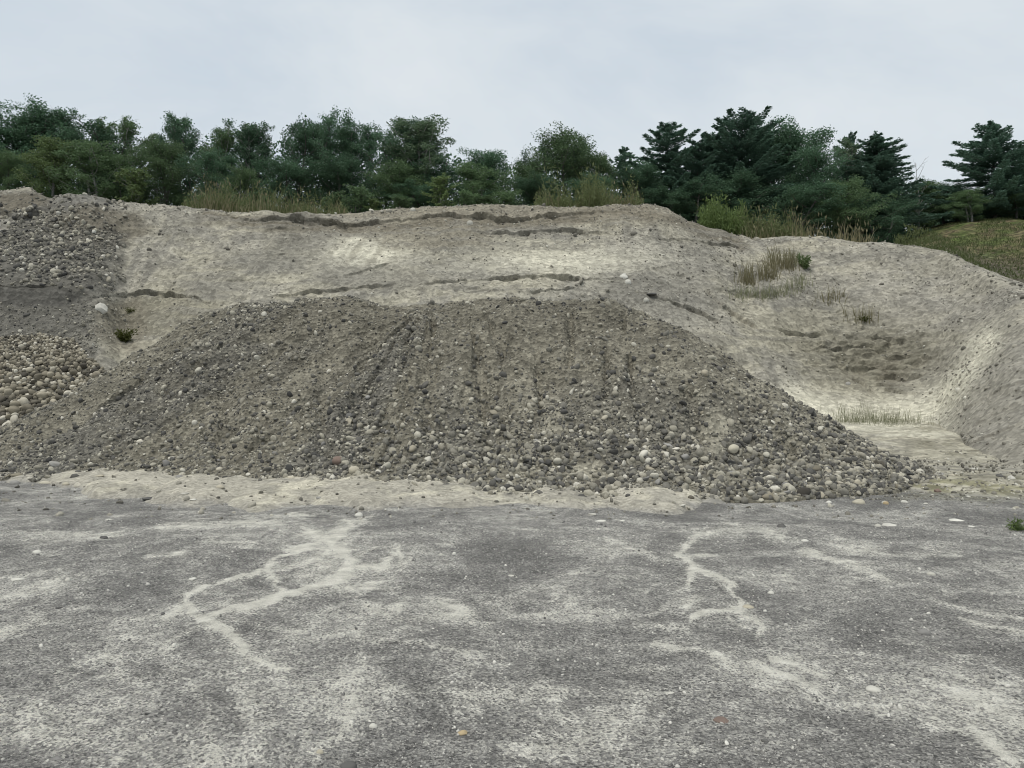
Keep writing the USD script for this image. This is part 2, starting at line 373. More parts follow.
# large and middling relief, rills running down the slope, broken strata
d = 0.50 * (fbm(BP * 0.33, 3, 5) - 0.5) + 0.20 * (fbm(BP * 1.1, 4, 9) - 0.5)
rill = fbm(np.stack([BP[..., 0] * 1.9 + 0.5 * fbm(BP * 0.6, 2, 2), BP[..., 1] * 0.16, BP[..., 2] * 0.16], -1), 4, 21)
d += 0.20 * (np.abs(rill - 0.5) * 2) * sstep(T, 0.05, 0.3)
strata = fbm(np.stack([BP[..., 0] * 0.45, BP[..., 1] * 0.45, BP[..., 2] * 3.4 + 1.2 * fbm(BP * 0.35, 2, 31)], -1), 3, 33)
d += 0.12 * (strata - 0.5)
d += 0.07 * (fbm(BP * 4.2, 3, 41) - 0.5)
smooth_sand = np.exp(-(((PX - 890) / 75) ** 2 + ((PY - 420) / 26) ** 2)) + np.exp(-(((PX - 360) / 45) ** 2 + ((PY - 255) / 20) ** 2))
smooth_sand += np.exp(-(((PX - 560) / 110) ** 2 + ((PY - 262) / 14) ** 2))
hol = np.exp(-(((PX - 880) / 66) ** 2 + ((PY - 350) / 30) ** 2))
lump = fbm(BP * np.array([1.5, 1.5, 4.5]), 4, 43)
d += hol * 0.30 * (sstep(lump, 0.36, 0.64) - 0.5) - 0.40 * hol
d *= face * (1 - 0.75 * np.clip(smooth_sand, 0, 1))
# scarps: the ground just under each line has crumbled away
scarps = [([(-40, 210), (0, 212), (25, 218), (50, 208)], 0.5, 9), ([(205, 212), (250, 219), (300, 221), (350, 222), (400, 217), (440, 213), (520, 217), (575, 212), (640, 211)], 0.5, 9),
          ([(470, 233), (512, 234), (560, 229), (606, 233)], 0.4, 5), ([(630, 236), (690, 242), (748, 245)], 0.4, 5), ([(400, 287), (430, 284), (500, 277), (560, 275), (617, 281)], 0.42, 5),
          ([(525, 293), (580, 285)], 0.3, 4), ([(636, 292), (660, 298), (690, 308), (722, 323)], 0.4, 6), ([(700, 284), (716, 300), (735, 314), (765, 332)], 0.35, 6),
          ([(95, 297), (150, 292), (190, 298), (216, 304)], 0.4, 6), ([(-60, 287), (0, 287), (58, 288)], 0.25, 4), ([(340, 275), (392, 262)], 0.2, 4), ([(262, 297), (330, 288), (400, 284)], 0.25, 5),
          ([(868, 332), (900, 333), (930, 338)], 0.4, 5), ([(800, 347), (840, 342), (880, 340)], 0.35, 5), ([(775, 326), (800, 332), (830, 330)], 0.3, 5), ([(880, 352), (920, 352), (960, 360)], 0.3, 5),
          ([(880, 364), (905, 374), (930, 372)], 0.3, 5), ([(806, 360), (830, 364), (850, 360)], 0.25, 4), ([(850, 372), (865, 382), (875, 392)], 0.25, 4), ([(880, 386), (920, 392)], 0.25, 4),
          ([(690, 203), (760, 240), (800, 240)], 0.2, 5), ([(930, 428), (965, 410), (1000, 392), (1030, 380)], 0.25, 6), ([(950, 440), (985, 420), (1030, 398)], 0.25, 6), ([(955, 452), (990, 436), (1030, 420)], 0.2, 5),
          ([(40, 255), (80, 262), (120, 270)], 0.2, 5)]
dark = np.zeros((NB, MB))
edge = fbm(BP * np.array([2.2, 2.2, 2.2]), 4, 55)
rs = np.random.default_rng(7)
long_ones = len(scarps)
for _ in range(110):                                            # many small broken ledges along the layers
    x0, y0 = rs.uniform(150, 1000), rs.uniform(222, 330)
    if 180 < x0 < 640 and y0 > 296 or x0 > 640 and y0 < 250:
        continue
    ln, sl = rs.uniform(12, 55), rs.normal(0, 0.10) + (0.22 if x0 > 640 and y0 < 340 else 0)
    scarps.append(([(x0, y0), (x0 + ln * 0.5, y0 + sl * ln * 0.5 + rs.normal(0, 1.5)), (x0 + ln, y0 + sl * ln)], rs.uniform(0.04, 0.13), rs.uniform(2.5, 4.5)))
for _ in range(34):                                            # crumbled lumps in the damp sand of the hollow
    x0, y0 = rs.normal(875, 48), rs.normal(352, 20)
    ln = rs.uniform(8, 38)
    scarps.append(([(x0, y0), (x0 + ln * 0.5, y0 + rs.normal(1, 2)), (x0 + ln, y0 + rs.normal(1, 3))], rs.uniform(0.05, 0.17), rs.uniform(2.5, 5)))
fine = fbm(BP * 3.1, 3, 57) - 0.5
vary = fbm(BP * 0.9, 3, 58)
for ks, (pts, amp, w) in enumerate(scarps):
    x_lo, x_hi = min(a for a, _ in pts) - 14, max(a for a, _ in pts) + 14
    c0, c1 = np.searchsorted(bank_px, [x_lo, x_hi])
    c = slice(c0, c1)
    if c1 <= c0:
        continue
    dist, s = seg_dist(PX[c], PY[c] + 2.6 * (edge[c] - 0.5) + 1.3 * fine[c], pts)
    near = np.exp(-(np.maximum(dist - np.abs(s), 0) / 5.0) ** 2)
    along = np.clip((PX[c] - (x_lo + 14)) / max(x_hi - x_lo - 28, 1), 0, 1)
    w = 0.25 * w * (0.40 + 1.3 * sstep(vary[c], 0.3, 0.7))
    amp = 0.85 * amp
    prof = np.where(s > 0, np.exp(-s / w) * sstep(s, 0.0, 0.9), 0) * near     # cut back sharply under the edge, easing out below
    lip = np.where(s <= 0, np.exp(s / (0.8 * w)), np.exp(-s / 0.6)) * near
    base_gate = 0.34 if ks < long_ones else 0.15
    gate = (base_gate + (1 - base_gate) * sstep(edge[c] + 0.5 * fine[c], 0.36, 0.60)) * (0.15 + 0.85 * sstep(np.minimum(along, 1 - along), 0, 0.22))
    d[c] += (-amp * 1.1 * prof + 0.30 * amp * lip) * gate
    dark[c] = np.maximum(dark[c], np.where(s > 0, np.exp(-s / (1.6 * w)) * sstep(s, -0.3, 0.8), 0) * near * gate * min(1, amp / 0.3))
BP = BP + d[..., None] * out
# kinds of earth
t1, t2 = fbm(BP * 0.55, 4, 61), fbm(BP * 1.7, 4, 67)


def zone(cx, cy, rx, ry, soft=0.5):
    r = np.hypot((PX - cx) / rx, (PY - cy) / ry) + 0.7 * (t2 - 0.5) + 0.6 * (t1 - 0.5)
    return 1 - sstep(r, 1 - soft * 0.5, 1 + soft * 0.5)


def lay(c, col, m):
    return c * (1 - m[..., None]) + np.asarray(col) * m[..., None]


tint = np.broadcast_to(SAND, BP.shape) * (0.88 + 0.3 * (t1 - 0.5)[..., None])
tint = lay(tint, GREYSAND, sstep(t1 + 0.4 * (t2 - 0.5), 0.45, 0.62) * 0.6)
tint = lay(tint, GREYSAND * 0.92, zone(640, 300, 75, 60) * 0.7)
streak = fbm(np.stack([BP[..., 0] * 2.6 + 0.8 * t1, BP[..., 1] * 0.2, BP[..., 2] * 0.2], -1), 4, 71)
tint = lay(tint, GREYSAND * 0.74, sstep(streak, 0.50, 0.66) * sstep(t1, 0.38, 0.6) * 0.75)
tint = lay(tint, GRAVEL, sstep(t2 + 0.5 * (t1 - 0.5), 0.56, 0.68) * 0.45)
tint = lay(tint, SAND_CLEAN, np.clip(smooth_sand, 0, 1) * 0.85)
slide = np.exp(-(((PX - 362 + 0.5 * (PY - 252)) / 34) ** 4 + ((PY - 252) / 19) ** 4))
tint = lay(tint, SAND_CLEAN * 1.06, slide)
tint = lay(tint, SAND * 0.80, slide * sstep(np.sin((PX + 0.75 * PY) / 3.6 + 2.5 * t2), 0.1, 0.9) * 0.75)
speck = noise(BP * 9.0, 73)
tint = tint * (1 - 0.28 * sstep(speck, 0.70, 0.80) * (1 - 0.6 * np.clip(smooth_sand, 0, 1)))[..., None]
for zx, zy, zrx, zry, zs in [(300, 234, 34, 22, 0.75), (262, 262, 48, 11, 0.7), (385, 280, 55, 13, 0.65), (340, 270, 30, 14, 0.5), (640, 286, 34, 16, 0.75), (705, 250, 24, 30, 0.55), (600, 300, 40, 6, 0.5), (460, 255, 40, 16, 0.35), (215, 290, 30, 12, 0.5),
                             (680, 305, 45, 14, 0.55), (820, 300, 40, 20, 0.35), (185, 232, 26, 14, 0.4), (520, 232, 60, 8, 0.45)]:
    tint = lay(tint, GRAVEL * 0.95, zone(zx, zy, zrx, zry, 1.2) * zs)
left_spur = 1 - sstep(PX + 60 * (t1 - 0.5) + 70 * (t2 - 0.5) + 0.22 * (PY - 250), 88, 142)
tint = lay(tint, CLAY, left_spur * 0.9)
tint = lay(tint, GREYSAND, zone(0, 240, 26, 26) * 0.9)
tint = lay(tint, GRAVEL * 0.70, zone(60, 250, 64, 40) * 0.85)
tint = lay(tint, SOIL * 1.25, zone(95, 225, 55, 22) * 0.8)
tint = lay(tint, GRAVEL * 0.62, np.clip(left_spur, 0, 1) * zone(45, 290, 95, 75) * 0.8)
tint = lay(tint, CLAY * 0.62, zone(20, 297, 62, 10, 0.3) * 0.9)
tint = lay(tint, DAMP * 1.0, zone(165, 318, 60, 24) * 0.75)
tint = lay(tint, SOIL * 1.4, zone(125, 325, 28, 30) * 0.6)
band, side = seg_dist(PX, PY, [(205, 214), (250, 220), (300, 223), (350, 225), (400, 224), (440, 218), (520, 221), (575, 215), (640, 213), (690, 222), (740, 240)])
tint = lay(tint, SOIL * 1.35, np.clip(1.30 - band / np.where(side < 0, 5.0, 11.0) + 1.4 * (t2 - 0.5) + 1.0 * (streak - 0.5), 0, 1) * 0.9)
tint = lay(tint, SOIL * 1.5, zone(430, 235, 60, 14) * 0.6)
tint = lay(tint, SOIL * 1.2, zone(15, 204, 40, 9) * 0.9)
tint = lay(tint, SAND * 0.9, np.exp(-((PY - 191) / 3.0) ** 2) * (PX < 50) * 0.8)
layer = sstep(strata + 0.25 * (t2 - 0.5), 0.53, 0.60) * sstep(PX, 140, 200) * (1 - 0.8 * np.clip(smooth_sand, 0, 1))
tint = lay(tint, GREYSAND * 0.70, layer * 0.55)
crestband = sstep(PX, 300, 360) * (1 - sstep(PX, 660, 700)) * (1 - sstep(PY + 14 * (t2 - 0.5) + 10 * (streak - 0.5), 213, 224))
tint = lay(tint, SOIL * 1.75, crestband * 0.75)
tint = lay(tint, DAMP * 0.90, zone(880, 352, 74, 36, 1.5) * 0.85)
tint = lay(tint, SOIL * 1.2, zone(905, 366, 42, 24, 1.4) * sstep(t2, 0.44, 0.6) * 0.5)
tint = lay(tint, SAND_CLEAN, np.exp(-((PY - (424 - 0.011 * np.abs(PX - 875) ** 1.9 * 0.30)) / 22) ** 2) * sstep(PX, 770, 830) * (1 - sstep(PX, 960, 985)) * 0.85)
tint = lay(tint, GREYSAND * 0.86, zone(1010, 405, 80, 70, 0.8) * 0.8)
sweep, _ = seg_dist(PX, PY, [(792, 400), (835, 420), (890, 424), (928, 408), (958, 382), (985, 345)])
tint = lay(tint, SAND_CLEAN * 1.05, np.exp(-(sweep / 15) ** 2) * 0.9)
tint = lay(tint, GREYSAND * 1.0, zone(930, 290, 90, 40, 0.8) * 0.5)
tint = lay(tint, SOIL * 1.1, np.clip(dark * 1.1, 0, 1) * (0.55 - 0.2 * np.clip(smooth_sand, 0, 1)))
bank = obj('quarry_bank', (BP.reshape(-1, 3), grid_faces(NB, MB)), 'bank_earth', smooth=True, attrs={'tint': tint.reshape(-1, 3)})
tag(bank, 'eroded sand and gravel bank rising behind the heap, dark soil along its top', 'bank', kind='structure')
stage.GetPrimAtPath(bank.GetPath())


def bank_at(px, py):
    """Where the sight line of a bearing and row meets the bank, and which way it faces there."""
    i = np.interp(px, bank_px, np.arange(NB))
    col = map_coordinates(BP.transpose(2, 0, 1)[2], [np.full(MB, i), np.arange(MB)], order=1), map_coordinates(BP[..., 1], [np.full(MB, i), np.arange(MB)], order=1)
    rows = CY - F * (col[0] - EYE) / col[1]
    k = np.argmax(rows[5:] <= py) + 5
    t = np.clip((rows[k - 1] - py) / max(rows[k - 1] - rows[k], 1e-6), 0, 1) if k > 5 else 0
    y = col[1][k - 1] * (1 - t) + col[1][k] * t
    z = col[0][k - 1] * (1 - t) + col[0][k] * t
    return np.array([(px - CX) / F * y, y, z])


# ------------------------------------------------------------------ land behind the rim
hill_px = np.linspace(-150, 1190, 260)
hk = section(hill_px)
HT = np.concatenate([np.linspace(0, 1, 60), [1.5, 2.5, 5.0, 9.0]])
HP = np.zeros((len(hill_px), len(HT), 3))
for i, px in enumerate(hill_px):
    kn = hk[i]
    z = EYE + (CY - kn[:, 0]) / F * kn[:, 1]
    y0 = kn[6, 1] - 0.35
    yk, zk = np.array([kn[5, 1], *kn[6:, 1], 600.0]), np.array([z[5], *z[6:], z[8] + 2])
    y = y0 + HT * (60 - y0)
    HP[i, :, 1] = y
    HP[i, :, 2] = PchipInterpolator(yk, zk)(y) - 0.10 * np.exp(-HT * 40)
    HP[i, :, 0] = (px - CX) / F * y
HP[..., 2] += (0.5 * (fbm(HP * 0.3, 4, 77) - 0.5) + 0.25 * (fbm(HP * 1.1, 3, 79) - 0.5)) * sstep(np.broadcast_to(HT, HP.shape[:2]), 0.0, 0.12)
h1, h2 = fbm(HP * 0.35, 4, 81), fbm(HP * 1.3, 3, 83)
ht = lay(np.broadcast_to(np.array([0.115, 0.10, 0.052]), HP.shape), [0.075, 0.10, 0.03], sstep(h1, 0.38, 0.55))
ht = lay(ht, [0.125, 0.098, 0.06], sstep(h2 + 0.4 * (h1 - 0.5), 0.44, 0.62) * 0.8)
ht = lay(ht, SOIL, (1 - sstep(np.broadcast_to(HT, HP.shape[:2]) + 0.2 * (h1 - 0.5), 0.02, 0.16)) * 0.9)
ht = ht * 0.85
hill = obj('grassy_hill', (HP.reshape(-1, 3), grid_faces(len(hill_px), len(HT))), 'hill_turf', smooth=True, attrs={'tint': ht.reshape(-1, 3)})
tag(hill, 'rough brown and green grassy hill behind the bank on the right', 'hill', kind='structure')


def hill_z(px, y):
    i = np.interp(px, hill_px, np.arange(len(hill_px)))
    i0 = int(i)
    i1 = min(i0 + 1, len(hill_px) - 1)
    w = i - i0
    return np.interp(y, HP[i0, :, 1], HP[i0, :, 2]) * (1 - w) + np.interp(y, HP[i1, :, 1], HP[i1, :, 2]) * w


def ground_z(px, y):
    """Height of the land at and behind the rim: the top of the bank, then the hill."""
    i = int(round(np.interp(px, bank_px, np.arange(NB))))
    if y < BP[i, -1, 1] - 0.2:
        s = slice(int(MB * 0.86), MB)
        o = np.argsort(BP[i, s, 1])
        return float(np.interp(y, BP[i, s, 1][o], BP[i, s, 2][o]))
    return hill_z(px, y)


# ------------------------------------------------------------------ pit floor
def spaced(lo, hi, a, b, step, grow=1.25):
    mid = list(np.arange(a, b + 1e-6, step))
    s, x = step, mid[-1]
    while x < hi:
        s *= grow
        x += s
        mid.append(x)
    s, x = step, mid[0]
    while x > lo:
        s *= grow
        x -= s
        mid.insert(0, x)
    return np.array(mid)


def floor_z(x, y):
    x, y = np.asarray(x, float), np.asarray(y, float)
    p = np.stack([x, y, 0 * x], -1)
    r = np.hypot(x, y)
    return 0.32 * sstep(y, 14.5, 22.5) + (0.09 * (fbm(p * 0.45, 3, 91) - 0.5) + 0.035 * (fbm(p * 1.8, 3, 93) - 0.5)) * sstep(r, 0, 3) + 0.02 * sstep(r, 40, 90)


fx, fy = spaced(-220, 220, -16, 16, 0.5), spaced(-220, 40, 1.0, 18.0, 0.4)
cxx, cyy = [a.ravel() for a in np.meshgrid(fx, fy, indexing='ij')]
vpx = np.arange(-40, 1066, 2.2)
vpy = np.concatenate([np.arange(800, 560, -2.0), np.arange(560, 478, -1.1)])
VPX, VPY = np.meshgrid(vpx, vpy, indexing='ij')
vy = F * EYE / (VPY - CY)
vx = (VPX - CX) / F * vy
out_ = ~((cyy > vy.min() - 0.1) & (cyy < vy.max() + 0.15) & (np.abs(cxx) < 0.725 * np.maximum(cyy, 0) + 0.12))
FX, FY = np.concatenate([vx.ravel(), cxx[out_]]), np.concatenate([vy.ravel(), cyy[out_]])
from scipy.spatial import Delaunay
floor_faces = Delaunay(np.stack([FX, FY], -1)).simplices
FZ = floor_z(FX, FY)
a_, b_, c_ = floor_faces.T
flip = (FX[b_] - FX[a_]) * (FY[c_] - FY[a_]) - (FX[c_] - FX[a_]) * (FY[b_] - FY[a_]) < 0
floor_faces[flip] = floor_faces[flip][:, [0, 2, 1]]
ok = FY > 1.0
FPX = np.where(ok, CX + F * FX / np.maximum(FY, 0.5), -999)
FPY = np.where(ok, CY + F * EYE / np.maximum(FY, 0.5), 5000)
streaks = [([(349, 527), (326, 540), (337, 555), (352, 568), (337, 581), (308, 588), (276, 599), (250, 609), (229, 609), (213, 619)], 4.5, 1.0), ([(326, 540), (302, 552), (279, 558), (266, 566), (250, 575), (209, 584), (189, 593)], 3.0, 0.8),
           ([(337, 548), (345, 560), (352, 568), (340, 578)], 8, 0.75), ([(266, 566), (276, 583), (279, 596)], 4.5, 0.7), ([(187, 596), (191, 609), (204, 621)], 3.5, 0.9), ([(204, 621), (220, 628), (238, 641), (248, 654)], 7, 1.0),
           ([(204, 625), (182, 634), (167, 643)], 4, 0.5), ([(182, 607), (162, 619)], 4, 0.5), ([(352, 568), (375, 565), (399, 553), (400, 561)], 3, 0.75), ([(355, 558), (376, 549), (399, 549)], 2.5, 0.55), ([(337, 581), (340, 590), (367, 585), (402, 583)], 4, 0.5),
           ([(402, 602), (390, 613), (367, 602)], 6, 0.5), ([(337, 555), (314, 561), (282, 571)], 6, 0.45), ([(217, 619), (267, 627), (300, 632)], 5, 0.35), ([(305, 534), (326, 540)], 4, 0.8), ([(323, 525), (349, 527), (372, 520)], 3.5, 0.6), ([(290, 520), (312, 519)], 4, 0.5),
           ([(159, 530), (209, 525), (276, 528)], 3.5, 0.45), ([(203, 543), (252, 546)], 4, 0.45), ([(150, 560), (190, 556)], 4, 0.4), ([(300, 575), (330, 566), (320, 552)], 14, 0.35),
           ([(696, 534), (682, 555), (694, 569), (688, 584)], 5, 0.9), ([(694, 569), (711, 575), (732, 584), (743, 599), (749, 605)], 3.2, 0.95), ([(743, 605), (726, 613), (711, 615), (694, 622)], 3.2, 0.95), ([(738, 610), (758, 622), (761, 640)], 4.5, 0.6),
           ([(729, 618), (746, 631)], 2, 0.6), ([(696, 534), (723, 525), (752, 528), (779, 536)], 7, 0.6), ([(688, 558), (717, 555)], 3.5, 0.5), ([(688, 608), (700, 600)], 6, 0.55), ([(653, 616), (667, 606)], 3, 0.5), ([(640, 625), (690, 628)], 4, 0.35),
           ([(658, 643), (676, 648), (699, 651), (723, 660)], 4.5, 0.7), ([(718, 655), (726, 664)], 4, 0.7), ([(770, 660), (799, 666), (823, 678)], 2.6, 0.6), ([(764, 672), (787, 678), (815, 690)], 3, 0.6), ([(805, 549), (834, 558), (872, 572), (893, 578)], 4, 0.5),
           ([(849, 546), (893, 552), (960, 558)], 3, 0.35), ([(606, 540), (638, 546), (667, 561)], 4, 0.35), ([(180, 675), (129, 682), (105, 655), (59, 679)], 7, 0.28), ([(187, 686), (211, 714), (203, 737), (211, 768)], 9, 0.32), ([(234, 686), (260, 750)], 18, 0.25),
           ([(258, 663), (285, 671)], 6, 0.5), ([(359, 698), (344, 729), (320, 757)], 10, 0.28), ([(975, 741), (1007, 768)], 10, 0.8), ([(930, 725), (975, 741)], 9, 0.45), ([(624, 667), (663, 671)], 7, 0.4), ([(960, 620), (1024, 635)], 3.5, 0.55), ([(930, 600), (980, 612), (1024, 618)], 4, 0.5),
           ([(520, 750), (600, 735), (640, 700)], 30, 0.32), ([(470, 655), (420, 645), (360, 640)], 5, 0.45), ([(380, 690), (480, 700), (560, 690)], 14, 0.35), ([(60, 740), (0, 730)], 22, 0.3), ([(0, 640), (40, 620)], 12, 0.3), ([(440, 600), (470, 610), (400, 618)], 6, 0.4),
           ([(960, 700), (1024, 730)], 12, 0.4), ([(880, 640), (960, 660), (1024, 668)], 5, 0.3), ([(20, 545), (70, 538), (120, 540)], 5, 0.35), ([(0, 600), (60, 585)], 7, 0.35)]
fp3 = np.stack([FX, FY, 0 * FX], -1)
warp, warp2 = fbm(fp3 * 1.2, 3, 95) - 0.5, fbm(fp3 * 1.2 + 9, 3, 96) - 0.5
wf, wf2 = fbm(fp3 * 6, 3, 195) - 0.5, fbm(fp3 * 6 + 9, 3, 196) - 0.5
sand = np.zeros(FX.shape)
for pts, w, s in streaks:
    dist, _ = seg_dist(FPX + 12 * warp + 15 * wf, FPY + 6 * warp2 + 9 * wf2, pts)
    sand = np.maximum(sand, s * (1.15 * np.exp(-(dist / (0.72 * w)) ** 2) + 0.40 * np.exp(-(dist / (3.2 * w)) ** 2)))
vein = fbm(np.stack([FX * 1.5 + 0.7 * warp, FY * 1.1, 0 * FX], -1), 4, 97)
vein = np.clip(1 - np.abs(vein - 0.5) * 16, 0, 1)
sand = sand + 0.30 * vein * sstep(warp2, -0.12, 0.12) * (FPY > 505)
sand -= 0.3 * np.exp(-(((FPX - 865) / 60) ** 2 + ((FPY - 618) / 14) ** 2)) + 0.22 * np.exp(-((FPY - 517) / 9) ** 2) * (FPX > 400)
far = sstep(FY, 14.0, 17.0)
right_sand = sstep(FPX + 60 * warp, 860, 930) * (1 - sstep(FPY + 12 * warp2, 488, 500)) * ok
sand = np.maximum(sand, np.maximum(far * 0.5, right_sand * 0.5))
moss = sstep(FPX + 60 * warp, 880, 930) * sstep(FPY + 10 * warp2, 476, 484) * (1 - sstep(FPY + 14 * warp2, 494, 506)) * ok * 0.8
FZ = FZ + 0.006 * np.clip(sand, 0, 1) * (FY < 12)
floor = obj('pit_floor', (np.stack([FX, FY, FZ], -1), floor_faces), 'floor_gravel', smooth=True, attrs={'sand': sand, 'moss': moss})
tag(floor, 'flat grey crushed gravel floor of the pit with pale washed sand streaks', 'ground', kind='structure')


def on_floor(px, py):
    y = F * EYE / (py - CY)
    for _ in range(6):
        y = F * (EYE - float(floor_z((px - CX) / F * y, y))) / (py - CY)
    x = (px - CX) / F * y
    return np.array([x, y, float(floor_z(x, y))])


# ------------------------------------------------------------------ the gravel heap
crest = np.array([[-7.5, 19.7, 3.66], [-5.9, 19.3, 3.98], [-3.7, 18.5, 3.95], [-1.6, 17.8, 3.82], [0.2, 17.2, 3.72], [1.7, 16.7, 3.62], [2.55, 16.3, 3.34], [3.15, 15.5, 2.50]])


def heap_base(x, y):
    best, zc, s_at, acc = np.full(x.shape, -1e9), None, np.zeros(x.shape), 0.0
    dd, zz = np.full(x.shape, 1e9), np.zeros(x.shape)
    for a, b in zip(crest[:-1], crest[1:]):
        v = b[:2] - a[:2]
        L = np.hypot(*v)
        t = np.clip(((x - a[0]) * v[0] + (y - a[1]) * v[1]) / (L * L), 0, 1)
        dist = np.hypot(x - a[0] - t * v[0], y - a[1] - t * v[1])
        zc = a[2] + t * (b[2] - a[2])
        k = 0.745
        h = zc - k * (np.sqrt(dist ** 2 + 0.9 ** 2) - 0.72)
        m = h > best
        best = np.where(m, h, best)
        s_at = np.where(m, acc + t * L, s_at)
        dd = np.where(m, dist, dd)
        acc += L
    return best, s_at, dd


def heap_z(x, y, detail=True):
    h, s, dist = heap_base(x, y)
    ang = np.arctan2(y - 17, x + 2)
    p = np.stack([x, y, 0 * x], -1)
    toe = 0.5 * np.logaddexp(0, h / 0.5) - 0.16             # spreads out at the foot
    h = np.where(h > 2.5, h - 0.14 + 0.0, toe)
    if detail:
        q = np.stack([s * 0.8 + ang * 1.6 + 0.6 * fbm(p * 0.7, 2, 101), dist * 0.22, 0 * x], -1)
        g = fbm(q * 1.7, 4, 103)
        f = sstep(dist, 0.2, 1.6) * sstep(h, 0.0, 0.8)
        h = h - 0.17 * np.clip(1 - np.abs(g - 0.5) * 7, 0, 1) * f + 0.62 * (fbm(p * 0.5, 3, 105) - 0.5) * sstep(h, 0.0, 1.2) + 0.30 * (fbm(p * 1.15, 3, 106) - 0.5) * sstep(h, 0.1, 1.0) + 0.20 * (fbm(p * 2.2, 4, 107) - 0.5) * sstep(h, -0.05, 0.5)
        h += 0.05 * (fbm(p * 8, 2, 109) - 0.5) * sstep(h, 0.0, 0.4)
    return h


hpx, hy = np.linspace(-90, 960, 700), np.concatenate([np.arange(9.6, 18.6, 0.03), np.arange(18.6, 25.0, 0.12)])
GPX, GY = np.meshgrid(hpx, hy, indexing='ij')
GX = (GPX - CX) / F * GY
GZ = heap_z(GX, GY)
GFZ = floor_z(GX, GY)
gpx, gpy = to_px(np.stack([GX, GY, GZ], -1))
for pts, w, amp in [([(570, 318), (572, 345), (568, 364)], 4.0, 0.13), ([(604, 345), (607, 370), (605, 398)], 3.5, 0.11), ([(628, 362), (631, 394)], 3.5, 0.10), ([(537, 372), (540, 410)], 3, 0.12), ([(222, 372), (228, 410), (222, 455)], 9, 0.14),
                    ([(330, 345), (322, 400), (326, 450)], 8, 0.12), ([(430, 335), (424, 385), (430, 430)], 7, 0.12), ([(480, 350), (484, 420)], 6, 0.10), ([(690, 395), (700, 440)], 6, 0.12), ([(760, 405), (790, 460)], 7, 0.12)]:
    dist, _ = seg_dist(gpx + 4 * (fbm(np.stack([GX, GY, GZ], -1) * 2, 2, 99) - 0.5), gpy, pts)
    GZ = GZ - amp * np.exp(-(dist / w) ** 2) + 0.25 * amp * np.exp(-((dist - 2.2 * w) / (1.2 * w)) ** 2)
GZ = np.where(GZ - GFZ < 0.03, GFZ - 0.05 - 0.5 * np.clip(0.03 - (GZ - GFZ), 0, 0.4), GZ)
GP = np.stack([GX, GY, GZ], -1)
gpx, gpy = to_px(GP)
g1, g2 = fbm(GP * 0.7, 4, 111), fbm(GP * 2.4, 4, 113)
_, gs, gd = heap_base(GX, GY)
chute = fbm(np.stack([gs * 0.9 + 0.8 * np.arctan2(GY - 17, GX + 2), gd * 0.12, 0 * gs], -1), 4, 117)
gt = np.broadcast_to(PILE, GP.shape) * (0.95 + 0.5 * (g1 - 0.5)[..., None])


def gzone(cx, cy, rx, ry, soft=0.6):
    r = np.hypot((gpx - cx) / rx, (gpy - cy) / ry) + 0.9 * (g2 - 0.5) + 0.7 * (g1 - 0.5)
    return 1 - sstep(r, 1 - soft * 0.5, 1 + soft * 0.5)


gt = lay(gt, GRAVEL * 0.80, sstep(chute, 0.51, 0.64) * 0.85)
gt = lay(gt, SAND * 0.78, (1 - sstep(chute, 0.34, 0.43)) * sstep(gpy, 330, 400) * sstep(gpx, 250, 400) * 0.45)
gt = lay(gt, GRAVEL * 0.72, gzone(650, 430, 110, 55) * 0.6)
gt = lay(gt, PILE * 0.66, sstep(g2, 0.5, 0.62) * 0.55)
gt = lay(gt, PILE * 0.80, (1 - sstep(gpy + 30 * (g1 - 0.5), 320, 370)) * 0.6)
gt = lay(gt, SAND * 0.85, np.maximum(np.maximum(gzone(714, 432, 14, 22), gzone(590, 470, 26, 10)), np.maximum(gzone(468, 468, 14, 8), gzone(555, 425, 14, 16))) * 0.75)
keep = np.where(GZ > GFZ - 0.2, 1, 0)
gf = grid_faces(*GX.shape)
gf = gf[keep.ravel()[gf].max(1) > 0]
used = np.unique(gf)
re = np.zeros(GX.size, int)
re[used] = np.arange(len(used))
heap = thing('gravel_heap')
tag(heap, 'long brown grey heap of dirt and gravel in the middle of the pit', 'gravel heap')
obj('heap_body', (GP.reshape(-1, 3)[used], re[gf]), 'pile_earth', heap, smooth=True, attrs={'tint': gt.reshape(-1, 3)[used]})


def heap_hit(px, py):
    """First point of the heap on a sight line, or None."""
    i = int(round(np.interp(px, hpx, np.arange(len(hpx)))))
    rows = CY - F * (GZ[i] - EYE) / GY[i]
    okk = (GZ[i] > GFZ[i]) & (rows <= py)
    if not okk.any():
        return None
    k = int(np.argmax(okk))
    return np.array([GX[i, k], GY[i, k], GZ[i, k]])


# ------------------------------------------------------------------ sand washed out round the foot of the heap
front = np.array([(-60, 474), (40, 480), (75, 488), (100, 495), (140, 497), (200, 502), (260, 508), (300, 504), (350, 508), (400, 510), (440, 505), (500, 507), (560, 505), (620, 509), (680, 508), (730, 501), (760, 497), (800, 492), (850, 486)])
apx, ay = np.linspace(-60, 850, 620), np.arange(9.6, 15.6, 0.03)
APX, AY = np.meshgrid(apx, ay, indexing='ij')
AX = (APX - CX) / F * AY
ap = np.stack([AX, AY, 0 * AX], -1)
fy_at = F * EYE / (np.interp(APX, front[:, 0], front[:, 1]) + 4 - CY)
lobes = fbm(np.stack([AX * 1.3, AY * 0.35, 0 * AX], -1), 4, 121)
swing = AX + 0.5 * (fbm(np.stack([AX * 0.6, 0 * AX, 0 * AX], -1), 2, 122) - 0.5)
fan = np.abs(np.sin(swing * 2.3)) ** 0.7 * (0.5 + noise(np.stack([np.floor(swing * 2.3 / np.pi), 0 * AX, 0 * AX], -1), 8))
